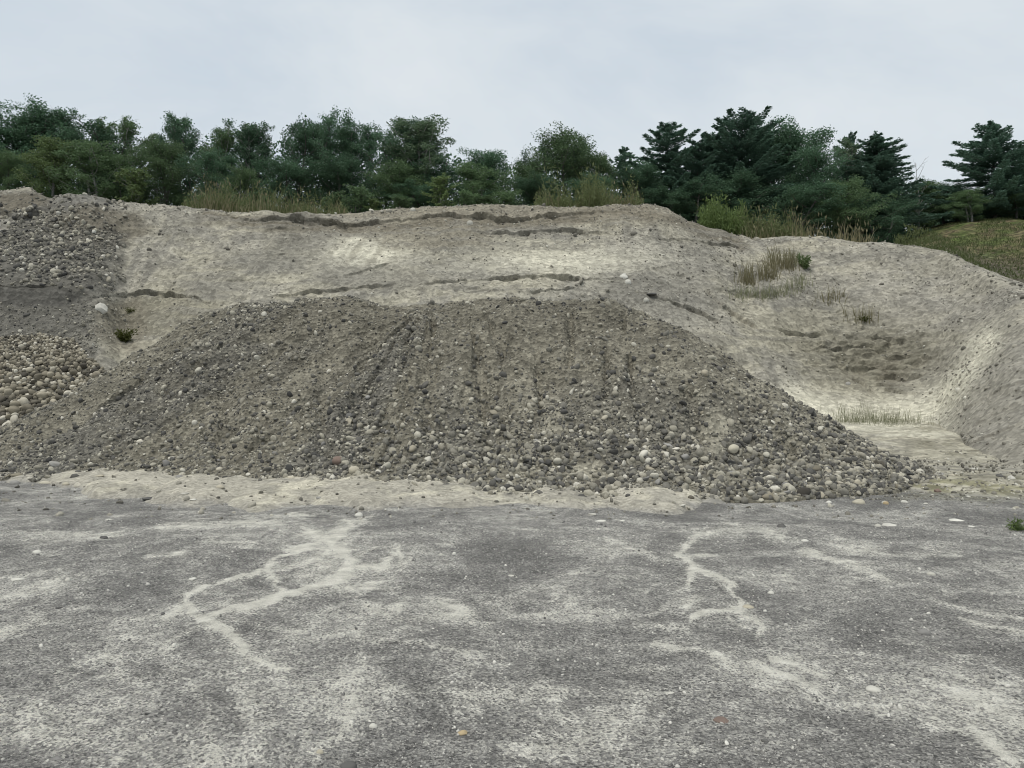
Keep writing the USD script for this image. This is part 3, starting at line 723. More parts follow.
e = AY - fy_at + 0.9 * (lobes - 0.5) - 0.30 + 0.38 * fan + 0.38 * (fbm(np.stack([AX * 5, AY * 3, 0 * AX], -1), 4, 124) - 0.5)
ridged = 1 - np.abs(fbm(np.stack([AX * 1.5, AY * 0.8, 0 * AX], -1), 3, 123) - 0.5) * 4
AZ = floor_z(AX, AY) - 0.02 + np.where(e > 0, 0.14 * (1 - np.exp(-np.maximum(e, 0) ** 1.5 / 1.2)) + 0.06 * np.clip(ridged, 0, 1) * sstep(e, 0, 0.5) + 0.03 * fan * sstep(e, 0, 0.6), 0.10 * e)
AZ += 0.012 * (fbm(ap * 6, 3, 125) - 0.5) - 0.4 * sstep(AY, 15.0, 15.6)
ar = 1 - np.abs(fbm(np.stack([AX * 1.4, AY * 0.8, 0 * AX], -1), 4, 127) - 0.5) * 12
at_ = lay(np.broadcast_to(SAND * 1.0 * [1, 1, 1.05], AX.shape + (3,)), SAND * 1.32, np.clip(ar, 0, 1) * 0.8)
ag = fbm(np.stack([AX * 2.5, AY * 3.5, 0 * AX], -1), 4, 129)
at_ = lay(at_, GREYSAND * 0.78, sstep(ag, 0.50, 0.66) * 0.55)
at_ = lay(at_, [0.21, 0.203, 0.188], np.clip(1 - sstep(e + 0.9 * (ag - 0.5), -0.30, 0.62), 0, 1) * 0.95)
akeep = (e > -0.6).ravel()
af = grid_faces(*AX.shape)
af = af[akeep[af].all(1)]
apron = obj('sand_apron', (np.stack([AX, AY, AZ], -1).reshape(-1, 3), af), 'apron_sand', smooth=True, attrs={'tint': at_.reshape(-1, 3)})
tag(apron, 'low fans of pale beige sand washed out along the foot of the gravel heap', 'sand', kind='structure')

# ------------------------------------------------------------------ sandy ground beside and behind the heap
spx, sy_ = np.linspace(-150, 1190, 560), np.concatenate([np.arange(10.6, 17, 0.05), np.arange(17, 24.6, 0.09)])
SPX, SY = np.meshgrid(spx, sy_, indexing='ij')
SX = (SPX - CX) / F * SY
s3 = np.stack([SX, SY, 0 * SX], -1)
sn1, sn2 = fbm(s3 * 0.7, 4, 131), fbm(s3 * 2.6, 4, 133)
front2 = np.interp(SPX, [-150, 60, 120, 840, 880, 905, 940, 1024, 1190], [14.8, 14.8, 17, 17, 13.0, 11.75, 11.3, 11.2, 11.0])
e2 = SY - front2 + 1.3 * (sn1 - 0.5) + 0.7 * (sn2 - 0.5)
SZ = floor_z(SX, SY) - 0.012 + np.where(e2 > 0, 0.06 * (1 - np.exp(-e2 / 0.5)) + 0.16 * (sn1 - 0.5) * sstep(e2, 0, 1.5) + 0.06 * (sn2 - 0.5) * sstep(e2, 0, 0.6), 0.10 * e2)
sfoot = np.interp(SPX, bank_px, knots[:, 0, 1])
SZ += 0.22 * np.clip((SY - sfoot + 2.6) / 3.6, 0, 1.2) ** 2 * sstep(SPX, 780, 860) * (1 - sstep(SPX, 915, 965))
SZ += 0.03 * (fbm(s3 * 7, 3, 135) - 0.5) * sstep(e2, 0, 0.4)
stint = lay(np.broadcast_to(SAND * 0.85, s3.shape), GREYSAND * 0.85, sstep(sn2, 0.44, 0.60) * 0.8)
stint = lay(stint, SAND_CLEAN * 0.95, sstep(sn1, 0.54, 0.68) * 0.7)
stint = lay(stint, SAND_CLEAN, sstep(SY - sfoot, -2.5, -0.6) * sstep(SPX, 760, 850) * (1 - sstep(SPX, 900, 960)) * 0.8)
SROW = CY + F * (EYE - SZ) / SY
stint = lay(stint, [0.155, 0.145, 0.075], sstep(SPX, 870, 910) * sstep(SROW, 472, 482) * sstep(sn2 + 0.4 * (sn1 - 0.5), 0.44, 0.58) * 0.7)
stint = lay(stint, [0.17, 0.155, 0.09], sstep(SPX, 880, 930) * (1 - sstep(SROW, 452, 466)) * sstep(sn2, 0.48, 0.62) * 0.4)
stint = lay(stint, [0.21, 0.203, 0.188], (1 - sstep(e2, 0.0, 0.6)) * 0.9)
sf = grid_faces(*SX.shape)
sf = sf[(e2 > -0.5).ravel()[sf].all(1)]
back_sand = obj('sand_flat', (np.stack([SX, SY, SZ], -1).reshape(-1, 3), sf), 'bank_earth', smooth=True, attrs={'tint': stint.reshape(-1, 3)})
tag(back_sand, 'sandy mossy ground in the gap between the heap and the right slope', 'sand', kind='structure')
# ================================================================== STONES
PEB = [stone_shape(200 + k, 1, 0.34, angular=(k % 3 != 0)) for k in range(12)]
ROUND = [stone_shape(300 + k, 2, 0.22) for k in range(8)]


def squash(n, r, flat=(0.5, 0.85)):
    return np.stack([r.uniform(0.9, 1.25, n), r.uniform(0.75, 1.05, n), r.uniform(*flat, n)], -1)


def one_stone(name, mat, p, radii, parent=None, shape=None, tilt=25.0, r=rng):
    v, f = shape if shape is not None else PEB[int(r.integers(len(PEB)))]
    R = trimesh.transformations.euler_matrix(math.radians(r.normal(0, tilt)), math.radians(r.normal(0, tilt)), r.uniform(0, 2 * math.pi))[:3, :3]
    return obj(name, ((v * np.asarray(radii)) @ R.T + np.asarray(p), f), mat, parent, smooth=True)


# --- heap: sample visible points by area
vis = (GZ > GFZ + 0.02) & (gpy > 290) & (gpx > -40)
vi = np.argwhere(vis)
area = (GY[vi[:, 0], vi[:, 1]] * np.where(vi[:, 1] < 300, 0.03, 0.12))
area = area / area.sum()


def heap_points(n, weight, r):
    w = area * weight[vi[:, 0], vi[:, 1]]
    k = r.choice(len(vi), n, p=w / w.sum())
    i, j = vi[k].T
    px = gpx[i, j] + r.uniform(-0.7, 0.7, n)
    y = GY[i, j] + r.uniform(-0.015, 0.015, n)
    x = (px - CX) / F * y
    return np.stack([x, y, GZ[i, j]], -1), gpx[i, j], gpy[i, j]


stony = np.clip(0.56 + 0.5 * (1 - sstep(gpx, 150, 330)) + 0.95 * sstep(gpy + 60 * (g1 - 0.5), 350, 450) * (0.35 + 0.65 * sstep(gpx + 80 * (g2 - 0.5), 120, 420)) + 1.1 * sstep(chute, 0.52, 0.64) + 0.7 * gzone(650, 430, 150, 55) + 0.8 * gzone(820, 465, 70, 30), 0, 2.2)
bare = np.clip(gzone(714, 432, 16, 24) + gzone(590, 470, 28, 11) + 0.6 * gzone(120, 420, 90, 40), 0, 1)
stony = stony * (1 - 0.8 * bare)
r1 = np.random.default_rng(21)
N = 64000
pos, qx, qy = heap_points(N, stony, r1)
size = np.exp(r1.normal(math.log(0.0170), 0.58, N)) * (1 + 0.55 * sstep(qy, 380, 480) * sstep(qx, 200, 500))
size = np.clip(size, 0.008, 0.075)
sc = squash(N, r1) * size[:, None]
pos[:, 2] += size * r1.uniform(-0.15, 0.35, N)
tag(instancer('small_stone', heap, PEB, 'pile_stone', pos, rand_quat(N, r1), sc, r1.integers(0, len(PEB), N)), kind='stuff')
# the 300 largest, each a part
big_w = stony ** 1.5 * (0.12 + sstep(gpy, 380, 480) + 1.2 * gzone(690, 450, 120, 45) + 1.6 * gzone(830, 480, 60, 22))
bp, bx, by = heap_points(900, big_w, r1)
taken = []
mats = ['pile_stone'] * 9 + ['grey_stone'] * 5 + ['cobble_stone'] * 4 + ['dark_stone'] + ['tan_stone']
for k in range(900):
    if len(taken) >= 296:
        break
    rad = float(np.clip(np.exp(r1.normal(math.log(0.055), 0.28)), 0.038, 0.11)) * (1 if by[k] > 400 else 0.75)
    if any(np.linalg.norm(bp[k] - q) < 0.8 * (rad + s) for q, s in taken):
        continue
    taken.append((bp[k], rad))
    one_stone('stone', mats[int(r1.integers(len(mats)))], bp[k] + [0, 0, rad * 0.25], np.array([1.2, 0.95, 0.68]) * rad * r1.uniform(0.85, 1.15, 3), heap, tilt=28, r=r1)
for px, py, w, mat, lab in [(338, 463, 12, 'red_stone', 'large brown red stone low on the heap'), (354, 472, 11, 'tan_stone', None), (733, 452, 11, 'tan_stone', 'pale yellow stone in the dark cobbles'), (704, 375, 9, 'tan_stone', None)]:
    p = heap_hit(px, py)
    if p is not None:
        rad = w * p[1] / F / 2
        s = one_stone('stone', mat, p + [0, -0.03, rad * 0.3], np.array([1.1, 0.9, 0.75]) * rad, heap, ROUND[2], 10, r1)
        tag(s, lab)

# --- rounded cobbles at the foot of the bank, far left
cob = thing('cobble_heap')
tag(cob, 'heap of rounded tan cobbles at the foot of the bank far left', 'cobble heap')
r2 = np.random.default_rng(31)
cx_, cy_ = to_px(BP)
edge_r = np.interp(cy_, [338, 372, 405, 432], [70, 104, 128, 150])       # right limit of the cobbles on each row
top = 334 + 26 * (t2 - 0.5) + 16 * (t1 - 0.5) + 0.06 * np.abs(cx_ - 40)
inside = (cx_ > -70) & (cx_ < edge_r + 14 * (t2 - 0.5)) & (cy_ > top) & (cy_ < 437) & (T < 0.5)
ci = np.argwhere(inside)
placed, cells = [], {}
cand = ci[r2.integers(0, len(ci), 30000)]
small_p, small_s = [], []
sizes = np.sort(np.clip(np.exp(r2.normal(math.log(0.069), 0.38, 30000)), 0.036, 0.17))[::-1]
for k, (i, j) in enumerate(cand):
    p = BP[i, j] + r2.uniform(-0.02, 0.02, 3)
    row = cy_[i, j]
    rad = sizes[min(len(placed) * 12, 29999)] * np.interp(row, [340, 380, 432], [0.5, 0.85, 1.1])
    c = tuple((p[:2] / 0.35).astype(int))
    near = [q for a in (-1, 0, 1) for b in (-1, 0, 1) for q in cells.get((c[0] + a, c[1] + b), [])]
    if any((p[0] - q[0]) ** 2 + (p[1] - q[1]) ** 2 + (p[2] - q[2]) ** 2 < (0.80 * (rad + q[3])) ** 2 for q in near):
        continue
    cells.setdefault(c, []).append((*p, rad))
    placed.append((p, rad))
placed.sort(key=lambda q: -q[1])
for p, rad in placed[:300]:
    one_stone('cobble', 'cobble_stone', p + [0, -0.02, rad * 0.3], np.array([1.12, 0.95, 0.76]) * rad * r2.uniform(0.9, 1.12, 3), cob, ROUND[int(r2.integers(8))] if r2.random() < 0.65 else PEB[int(r2.integers(12))], 32, r2)
rest = placed[300:]
fill = ci[r2.integers(0, len(ci), 2600)]
fp = np.concatenate([np.array([p for p, _ in rest]).reshape(-1, 3) + [0, 0, 0.02], BP[fill[:, 0], fill[:, 1]]])
fs = np.concatenate([np.array([s for _, s in rest]), np.clip(np.exp(r2.normal(math.log(0.045), 0.3, len(fill))), 0.02, 0.08)])
tag(instancer('small_cobble', cob, ROUND, 'cobble_stone', fp, rand_quat(len(fp), r2), squash(len(fp), r2, (0.65, 0.9)) * fs[:, None], r2.integers(0, 8, len(fp))), kind='stuff')

# --- small stones all over the bank
r3 = np.random.default_rng(41)
ctr = BP
dx = np.linalg.norm(np.gradient(BP, axis=0), axis=-1) * np.linalg.norm(np.gradient(BP, axis=1), axis=-1)
wb = 0.22 + 0.8 * sstep(t1, 0.45, 0.65) + 3.4 * zone(55, 245, 60, 34) + 3.0 * zone(55, 325, 75, 30) + 0.8 * zone(640, 270, 90, 60) + 0.5 * zone(700, 300, 60, 50) + 1.5 * np.exp(-((PY - 207) / 7) ** 2) * (PX < 680) * (PX > 55)
wb += 0.9 * zone(480, 235, 160, 20) + 0.5 * zone(940, 285, 60, 30) + 1.3 * np.clip(left_spur, 0, 1) * zone(60, 290, 90, 70)
wb *= 1 - 0.95 * (PX < 62) * (np.abs(PY - 296) < 9)
wb *= (1 - 0.85 * np.clip(smooth_sand, 0, 1)) * (T > 0.06) * (T < 0.985) * (PX > -30) * (PX < 1060)
wb = (wb * dx).ravel()
nb = 15000
k = r3.choice(wb.size, nb, p=wb / wb.sum())
bpos = BP.reshape(-1, 3)[k]
kx, ky = PX.ravel()[k], PY.ravel()[k]
bs = np.clip(np.exp(r3.normal(math.log(0.019), 0.55, nb)) * (1 + 1.1 * ((kx < 125) & (ky < 290))), 0.012, 0.12)
bpos = bpos + np.stack([0 * bs, -0.15 * bs, 0.2 * bs], -1)
lft = (kx + 0.22 * (ky - 250) + r3.normal(0, 14, nb) < 118) & (ky > 200)
gl = instancer('slope_gravel', None, PEB, 'pile_stone', bpos[lft], rand_quat(lft.sum(), r3), squash(lft.sum(), r3) * bs[lft, None], r3.integers(0, len(PEB), lft.sum()))
tag(gl, 'dark gravel and stones tumbled down the slope above the cobbles at far left', 'gravel', kind='stuff')
bpos, bs = bpos[~lft], bs[~lft]
nb = len(bs)
st = instancer('bank_stones', None, PEB, 'bank_stone', bpos + 0 * np.stack([0 * bs, -0.15 * bs, 0.2 * bs], -1), rand_quat(nb, r3), squash(nb, r3) * bs[:, None], r3.integers(0, len(PEB), nb))
tag(st, 'small loose stones scattered over the face and lip of the sand bank', 'stones', kind='stuff')

# --- loose grit on the near floor
r4 = np.random.default_rng(51)
ng = 26000
gy_ = 2.7 + 6.5 * r4.random(ng) ** 1.5
gx_ = r4.uniform(-0.72, 0.72, ng) * gy_
gsz = np.clip(np.exp(r4.normal(math.log(0.0042), 0.42, ng)), 0.0025, 0.015) * (0.75 + 0.09 * gy_)
from scipy.spatial import cKDTree
km = sand[cKDTree(np.stack([FX, FY], -1)).query(np.stack([gx_, gy_], -1))[1]]
km = r4.random(ng) > 1.1 * km
gx_, gy_, gsz = gx_[km], gy_[km], gsz[km]
ng = len(gx_)
gp = np.stack([gx_, gy_, floor_z(gx_, gy_) + 0.1 * gsz], -1)
gr = instancer('floor_grit', None, PEB, 'floor_grit', gp, rand_quat(ng, r4), squash(ng, r4) * gsz[:, None], r4.integers(0, len(PEB), ng))
tag(gr, 'fine grey chippings lying loose on the near part of the pit floor', 'gravel', kind='stuff')

# --- pebbles strewn round the heap and over the gap at the right
npb = 2600
ppx, ppy = r4.uniform(-20, 1050, npb), 476 + 44 * r4.random(npb) ** 1.8
ppx[1700:], ppy[1700:] = r4.uniform(850, 1050, npb - 1700), 452 + 48 * r4.random(npb - 1700) ** 0.7
for k0, (a, b, sx_, sy0, m_) in enumerate([(622, 490, 22, 4.5, 170), (560, 484, 18, 4, 130), (500, 476, 22, 3, 90), (660, 487, 10, 4, 70), (800, 494, 30, 3, 90)]):
    o_ = 60 + sum([170, 130, 90, 70, 90][:k0])
    ppx[o_:o_ + m_], ppy[o_:o_ + m_] = r4.normal(a, sx_, m_), r4.normal(b, sy0, m_)
pp = np.array([on_floor(a, b) for a, b in zip(ppx, ppy)])
pp[:, 2] = np.maximum(pp[:, 2], map_coordinates(np.where(e2 > 0, SZ, -1), [np.interp(ppx, spx, np.arange(len(spx))), np.interp(pp[:, 1], sy_, np.arange(len(sy_)))], order=1))
pz = np.maximum(pp[:, 2], map_coordinates(np.where(e > 0, AZ, -1), [np.interp(ppx, apx, np.arange(len(apx))), np.interp(pp[:, 1], ay, np.arange(len(ay)))], order=1))
psz = np.clip(np.exp(r4.normal(math.log(0.015), 0.55, npb)), 0.006, 0.06)
psz[60:610] *= 1.7
tag(instancer('strewn_pebbles', None, PEB, 'bank_stone', np.stack([pp[:, 0], pp[:, 1], pz + 0.15 * psz], -1), rand_quat(npb, r4), squash(npb, r4) * psz[:, None], r4.integers(0, len(PEB), npb)),
    'small pebbles strewn on the sand and gravel round the foot of the heap', 'pebbles', kind='stuff')

# --- stones one can point to on the floor: (column, row, width, height in the photograph, finish, shape, label)
floor_stones = [
    (359, 514, 9, 7, 'pale_stone', 'r', 'round pale stone just below the edge of the sand, left of the middle'),
    (18, 578, 15, 5, 'pale_stone', 'f', 'flat pale slab on the grey floor at the far left edge'),
    (68, 579, 6, 6, 'pale_stone', 'r', 'small upright white stone right of the flat slab at far left'),
    (37, 551, 9, 5, 'pale_stone', 'r', 'oval white stone on grey gravel, left of a twin dull stone'),
    (54, 556, 10, 4, 'grey_stone', 'f', 'dull flat stone beside the oval white stone at left'),
    (104, 537, 9, 5, 'dark_stone', 'a', 'dark angular stone on the left part of the grey floor'),
    (109, 519, 8, 3, 'pale_stone', 'f', 'flat white stone above the dark angular stone at left'),
    (15, 482, 13, 6, 'grey_stone', 'r', 'grey boulder at the far left end of the sand edge'),
    (17, 474, 12, 5, 'cobble_stone', 'r', 'brown stone behind the grey boulder at far left'),
    (45, 482, 12, 5, 'tan_stone', 'r', 'long tan stone where the sand meets the floor at left'),
    (66, 489, 8, 5, 'grey_stone', 'r', 'grey stone in front of a pale one at left sand edge'),
    (66, 483, 8, 5, 'tan_stone', 'r', 'pale stone resting behind a grey one at left sand edge'),
    (78, 484, 8, 6, 'cobble_stone', 'a', 'brown broken stone right of the pair at left sand edge'),
    (100, 475, 9, 4, 'tan_stone', 'f', 'flat tan stone on the sand under the heap, left side'),
    (148, 498, 13, 4, 'dark_stone', 'a', 'dark clod on the lower edge of the sand at left'),
    (185, 493, 8, 3, 'pale_stone', 'f', 'flat pale stone on the sand left of a round tan one'),
    (193, 502, 7, 3, 'pale_stone', 'f', 'flat pale stone at the sand edge below a similar one'),
    (220, 486, 9, 5, 'tan_stone', 'r', 'round tan stone alone on the sand fan at left'),
    (319, 499, 6, 3, 'grey_stone', 'a', 'small grey stone on the sand near the heap foot'),
    (592, 514, 9, 4, 'pale_stone', 'a', 'white broken piece, upper of two just below the middle sand edge'),
    (600, 520, 13, 4, 'pale_stone', 'f', 'white flat piece, lower of two just below the middle sand edge'),
    (622, 520, 6, 3, 'pale_stone', 'f', 'small white chip right of two white pieces'),
    (628, 508, 6, 4, 'dark_stone', 'r', 'small dark stone on the sand edge above the white chip'),
    (691, 505, 7, 5, 'cobble_stone', 'r', 'brown stone on the sand edge right of the middle'),
    (782, 525, 10, 6, 'dark_stone', 'a', 'dark lump on grey gravel below the right end of the heap'),
    (805, 540, 8, 4, 'pale_stone', 'r', 'pale stone on the floor below the dark lump at right'),
    (829, 511, 6, 4, 'pale_stone', 'r', 'small white stone in front of the heap, left of the large oval one'),
    (859, 501, 13, 8, 'tan_stone', 'r', 'large oval pale boulder in front of the right end of the heap'),
    (886, 510, 6, 5, 'orange_stone', 'r', 'small orange stone in front of the right end of the heap'),
    (885, 502, 7, 4, 'pale_stone', 'a', 'white angular stone above the small orange one'),
    (904, 501, 7, 4, 'pale_stone', 'a', 'pale stone right of the white angular one at heap end'),
    (890, 524, 18, 5, 'pale_stone', 'f', 'long flat white slab on the floor at right'),
    (878, 525, 7, 5, 'pale_stone', 'r', 'white stone touching the left end of the long flat slab'),
    (925, 513, 6, 3, 'pale_stone', 'f', 'small flat white stone right of the orange one'),
    (955, 519, 17, 4, 'pale_stone', 'f', 'flat pale slab on the dark floor near the right edge'),
    (972, 526, 8, 3, 'pale_stone', 'f', 'small flat pale stone below the slab near the right edge'),
    (931, 573, 9, 5, 'pale_stone', 'r', 'pale rounded stone alone on dark gravel at right'),
    (771, 592, 7, 5, 'pale_stone', 'r', 'white stone on the floor right of the sand streak'),
    (748, 606, 12, 5, 'tan_stone', 'r', 'smooth tan stone lying in the right sand streak'),
    (873, 688, 15, 7, 'pale_stone', 'r', 'white oval stone on the floor at lower right'),
    (924, 631, 15, 8, 'grey_stone', 'r', 'grey oval stone half sunk in the floor at right'),
    (722, 718, 18, 8, 'red_stone', 'f', 'flat reddish brown stone on the near floor'),
    (670, 692, 9, 3, 'pale_stone', 'f', 'thin white chip up and left of the flat reddish stone'),
    (765, 740, 8, 5, 'dark_stone', 'a', 'brown black chip at the bottom right of the reddish stone'),
    (373, 725, 9, 6, 'pale_stone', 'r', 'pale stone on the near floor left of the middle'),
    (315, 731, 9, 7, 'grey_stone', 'f', 'tilted grey flake on the near floor beside a white chip'),
    (307, 733, 5, 4, 'pale_stone', 'a', 'tiny white chip left of the tilted grey flake'),
    (320, 751, 8, 7, 'tan_stone', 'r', 'tan stone near the bottom edge above a dark one'),
    (349, 764, 18, 9, 'dark_stone', 'r', 'dark grey stone at the bottom edge of the photo'),
    (463, 732, 11, 6, 'orange_stone', 'a', 'tan orange lump on the near floor'),
    (491, 744, 10, 6, 'grey_stone', 'f', 'grey stone right of the tan orange lump'),
    (441, 554, 5, 4, 'pale_stone', 'r', 'small white stone on the plain grey floor at centre'),
    (512, 575, 8, 3, 'pale_stone', 'f', 'flat pale chip on the grey floor at centre right'),
    (400, 580, 9, 3, 'grey_stone', 'f', 'flat grey chip on the floor right of the left sand streaks'),
    (57, 757, 11, 6, 'grey_stone', 'f', 'grey flake in the lower left corner'),
    (533, 708, 9, 4, 'grey_stone', 'f', 'flat grey chip on the near floor at centre'),
    (58, 607, 7, 3, 'dark_stone', 'f', 'thin dark chip on the left floor below the white stones'),
    (193, 578, 9, 4, 'pale_stone', 'f', 'flat pale chip left of the left sand streaks'),
    (605, 616, 10, 3, 'grey_stone', 'f', 'thin grey sliver on the floor at centre right'),
    (938, 490, 8, 6, 'red_stone', 'a', 'red brown lump on the mossy ground right of the heap'),
    (968, 496, 6, 3, 'pale_stone', 'f', 'small pale stone on the mossy ground right of the red lump'),
    (975, 468, 10, 4, 'pale_stone', 'f', 'flat white stone on sand in the gap at right'),
    (1012, 477, 9, 6, 'pale_stone', 'a', 'white broken stone at the right edge below the grey slope'),
    (1000, 475, 8, 4, 'dark_stone', 'a', 'dark stone left of the white broken stone at right edge'),
    (916, 480, 8, 5, 'cobble_stone', 'r', 'round brown stone just past the right tip of the heap'),
    (953, 474, 9, 4, 'tan_stone', 'f', 'flat tan stone on sand between heap tip and grey slope')]
r5 = np.random.default_rng(61)
SHAPES = {'r': [stone_shape(400 + k, 2, 0.18) for k in range(5)], 'f': [stone_shape(420 + k, 2, 0.3, True) for k in range(5)], 'a': [stone_shape(440 + k, 2, 0.35, True) for k in range(5)]}


def layer_z(grid, valid, gpx_, gy_ax, px, y):
    if not (gpx_[0] <= px <= gpx_[-1] and gy_ax[0] <= y[0] and y[-1] <= gy_ax[-1] + 12):
        return np.full(len(y), -9.0)
    c = [np.full(len(y), np.interp(px, gpx_, np.arange(len(gpx_)))), np.interp(y, gy_ax, np.arange(len(gy_ax)))]
    z = map_coordinates(np.where(valid, grid, -3.0), c, order=1)
    return np.where((y > gy_ax[-1]), -9.0, z)


def on_ground(px, py):
    """First point of floor, washed sand, sandy flat or heap toe on a sight line."""
    if py > 515:
        return on_floor(px, py)
    y = np.arange(10.65, 16.5, 0.01)
    z = np.maximum.reduce([floor_z((px - CX) / F * y, y), layer_z(AZ, e > 0, apx, ay, px, y), layer_z(SZ, e2 > 0, spx, sy_, px, y), layer_z(GZ, GZ > GFZ, hpx, hy, px, y)])
    hit = EYE + (CY - py) / F * y <= z
    k = int(np.argmax(hit)) if hit.any() else len(y) - 1
    return np.array([(px - CX) / F * y[k], y[k], z[k]])


def loose_stone(px, py, w, h, mat, kind, label, p, cat='stone'):
    rx, rz = w * p[1] / F / 2, h * p[1] / F / 2
    if kind == 'f':
        rz = max(rz * 0.75, 0.18 * rx)
    s = thing('loose_stone', p + np.array([0, 0, rz * 0.12]), r5.uniform(-15, 15))
    v, f = SHAPES[kind][int(r5.integers(5))]
    v = v / np.abs(v).max(0) * np.array([rx, rx * r5.uniform(0.6, 0.95), rz])
    obj('stone_body', (v, f), mat, s, smooth=45 if kind != 'r' else True)
    tag(s, label, cat)


for px, py, w, h, mat, kind, lab in floor_stones:
    loose_stone(px, py, w, h, mat, kind, lab, on_ground(px, py + 0.3 * h))
for px, py, w, h, mat, kind, lab in [
        (101, 306, 13, 13, 'pale_stone', 'a', 'pale angular boulder sticking out of the left bank'),
        (624, 275, 9, 7, 'pale_stone', 'a', 'upper pale boulder of the pair above the middle of the heap'),
        (628, 281, 7, 6, 'pale_stone', 'r', 'lower pale boulder of the pair above the middle of the heap'),
        (646, 299, 6, 6, 'pale_stone', 'r', 'white stone behind the heap top below a dark flake'),
        (651, 293, 12, 5, 'dark_stone', 'f', 'dark flake above a white stone behind the heap top'),
        (470, 222, 7, 6, 'pale_stone', 'r', 'white stone in the dark soil near the bank top'),
        (389, 210, 7, 5, 'bank_stone', 'r', 'grey stone on the rim of the bank, left of the middle'),
        (413, 209, 6, 5, 'pale_stone', 'r', 'pale stone on the rim of the bank under green saplings'),
        (59, 212, 6, 5, 'pale_stone', 'a', 'white stone high on the left gravel slope'),
        (94, 231, 6, 5, 'pale_stone', 'a', 'white stone on the right side of the left gravel slope'),
        (152, 347, 5, 4, 'pale_stone', 'r', 'small white stone in the sandy gully left of the heap'),
        (848, 383, 6, 5, 'grey_stone', 'r', 'small grey stone in the damp sand of the right hollow')]:
    loose_stone(px, py, w, h, mat, kind, lab, bank_at(px, py + 0.3 * h), 'boulder' if w > 8 else 'stone')
#@@TREES
# ================================================================== TREES AND PLANTS
def tube(points, radii, sides=5):
    p = np.asarray(points, float)
    t = np.gradient(p, axis=0)
    t /= np.linalg.norm(t, axis=1, keepdims=True) + 1e-12
    a = np.cross(t, np.where(np.abs(t[:, 2:]) < 0.9, [0, 0, 1.0], [1.0, 0, 0]))
    a /= np.linalg.norm(a, axis=1, keepdims=True) + 1e-12
    b, ang = np.cross(t, a), np.arange(sides) * 2 * np.pi / sides
    v = p[:, None] + np.asarray(radii)[:, None, None] * (np.cos(ang)[None, :, None] * a[:, None] + np.sin(ang)[None, :, None] * b[:, None])
    i, j = np.meshgrid(np.arange(len(p) - 1), np.arange(sides), indexing='ij')
    q = np.stack([i * sides + j, i * sides + (j + 1) % sides, (i + 1) * sides + (j + 1) % sides, (i + 1) * sides + j], -1).reshape(-1, 4)
    return v.reshape(-1, 3), np.vstack([q[:, [0, 1, 2]], q[:, [0, 2, 3]]])


def merge(parts):
    vs, fs, n = [], [], 0
    for v, f in parts:
        vs.append(v)
        fs.append(np.asarray(f) + n)
        n += len(v)
    return np.vstack(vs), np.vstack(fs)


def leaves(centres, dirs, length, width, r, fold=0.25):
    """Small folded diamond leaves along dirs."""
    n = len(centres)
    dirs = dirs / (np.linalg.norm(dirs, axis=1, keepdims=True) + 1e-9)
    side = np.cross(dirs, r.normal(size=(n, 3)))
    side /= np.linalg.norm(side, axis=1, keepdims=True) + 1e-9
    nor = np.cross(dirs, side)
    L, W = length * r.uniform(0.7, 1.3, n)[:, None], width * r.uniform(0.7, 1.3, n)[:, None]
    a, b = centres - dirs * L * 0.5, centres + dirs * L * 0.5
    m = centres + nor * W * fold
    v = np.stack([a, m + side * W * 0.5, b, m - side * W * 0.5], 1).reshape(-1, 3)
    f = np.array([[0, 1, 2], [0, 2, 3]])[None] + 4 * np.arange(n)[:, None, None]
    return v, f.reshape(-1, 3)


def grown(p0, d0, length, n, r, up=0.25, wob=0.18):
    p, d, o = np.array(p0, float), np.array(d0, float), [np.array(p0, float)]
    for _ in range(n):
        d = d + r.normal(0, wob, 3) + [0, 0, up * 0.3]
        d /= np.linalg.norm(d)
        p = p + d * length / n
        o.append(p.copy())
    return np.array(o)


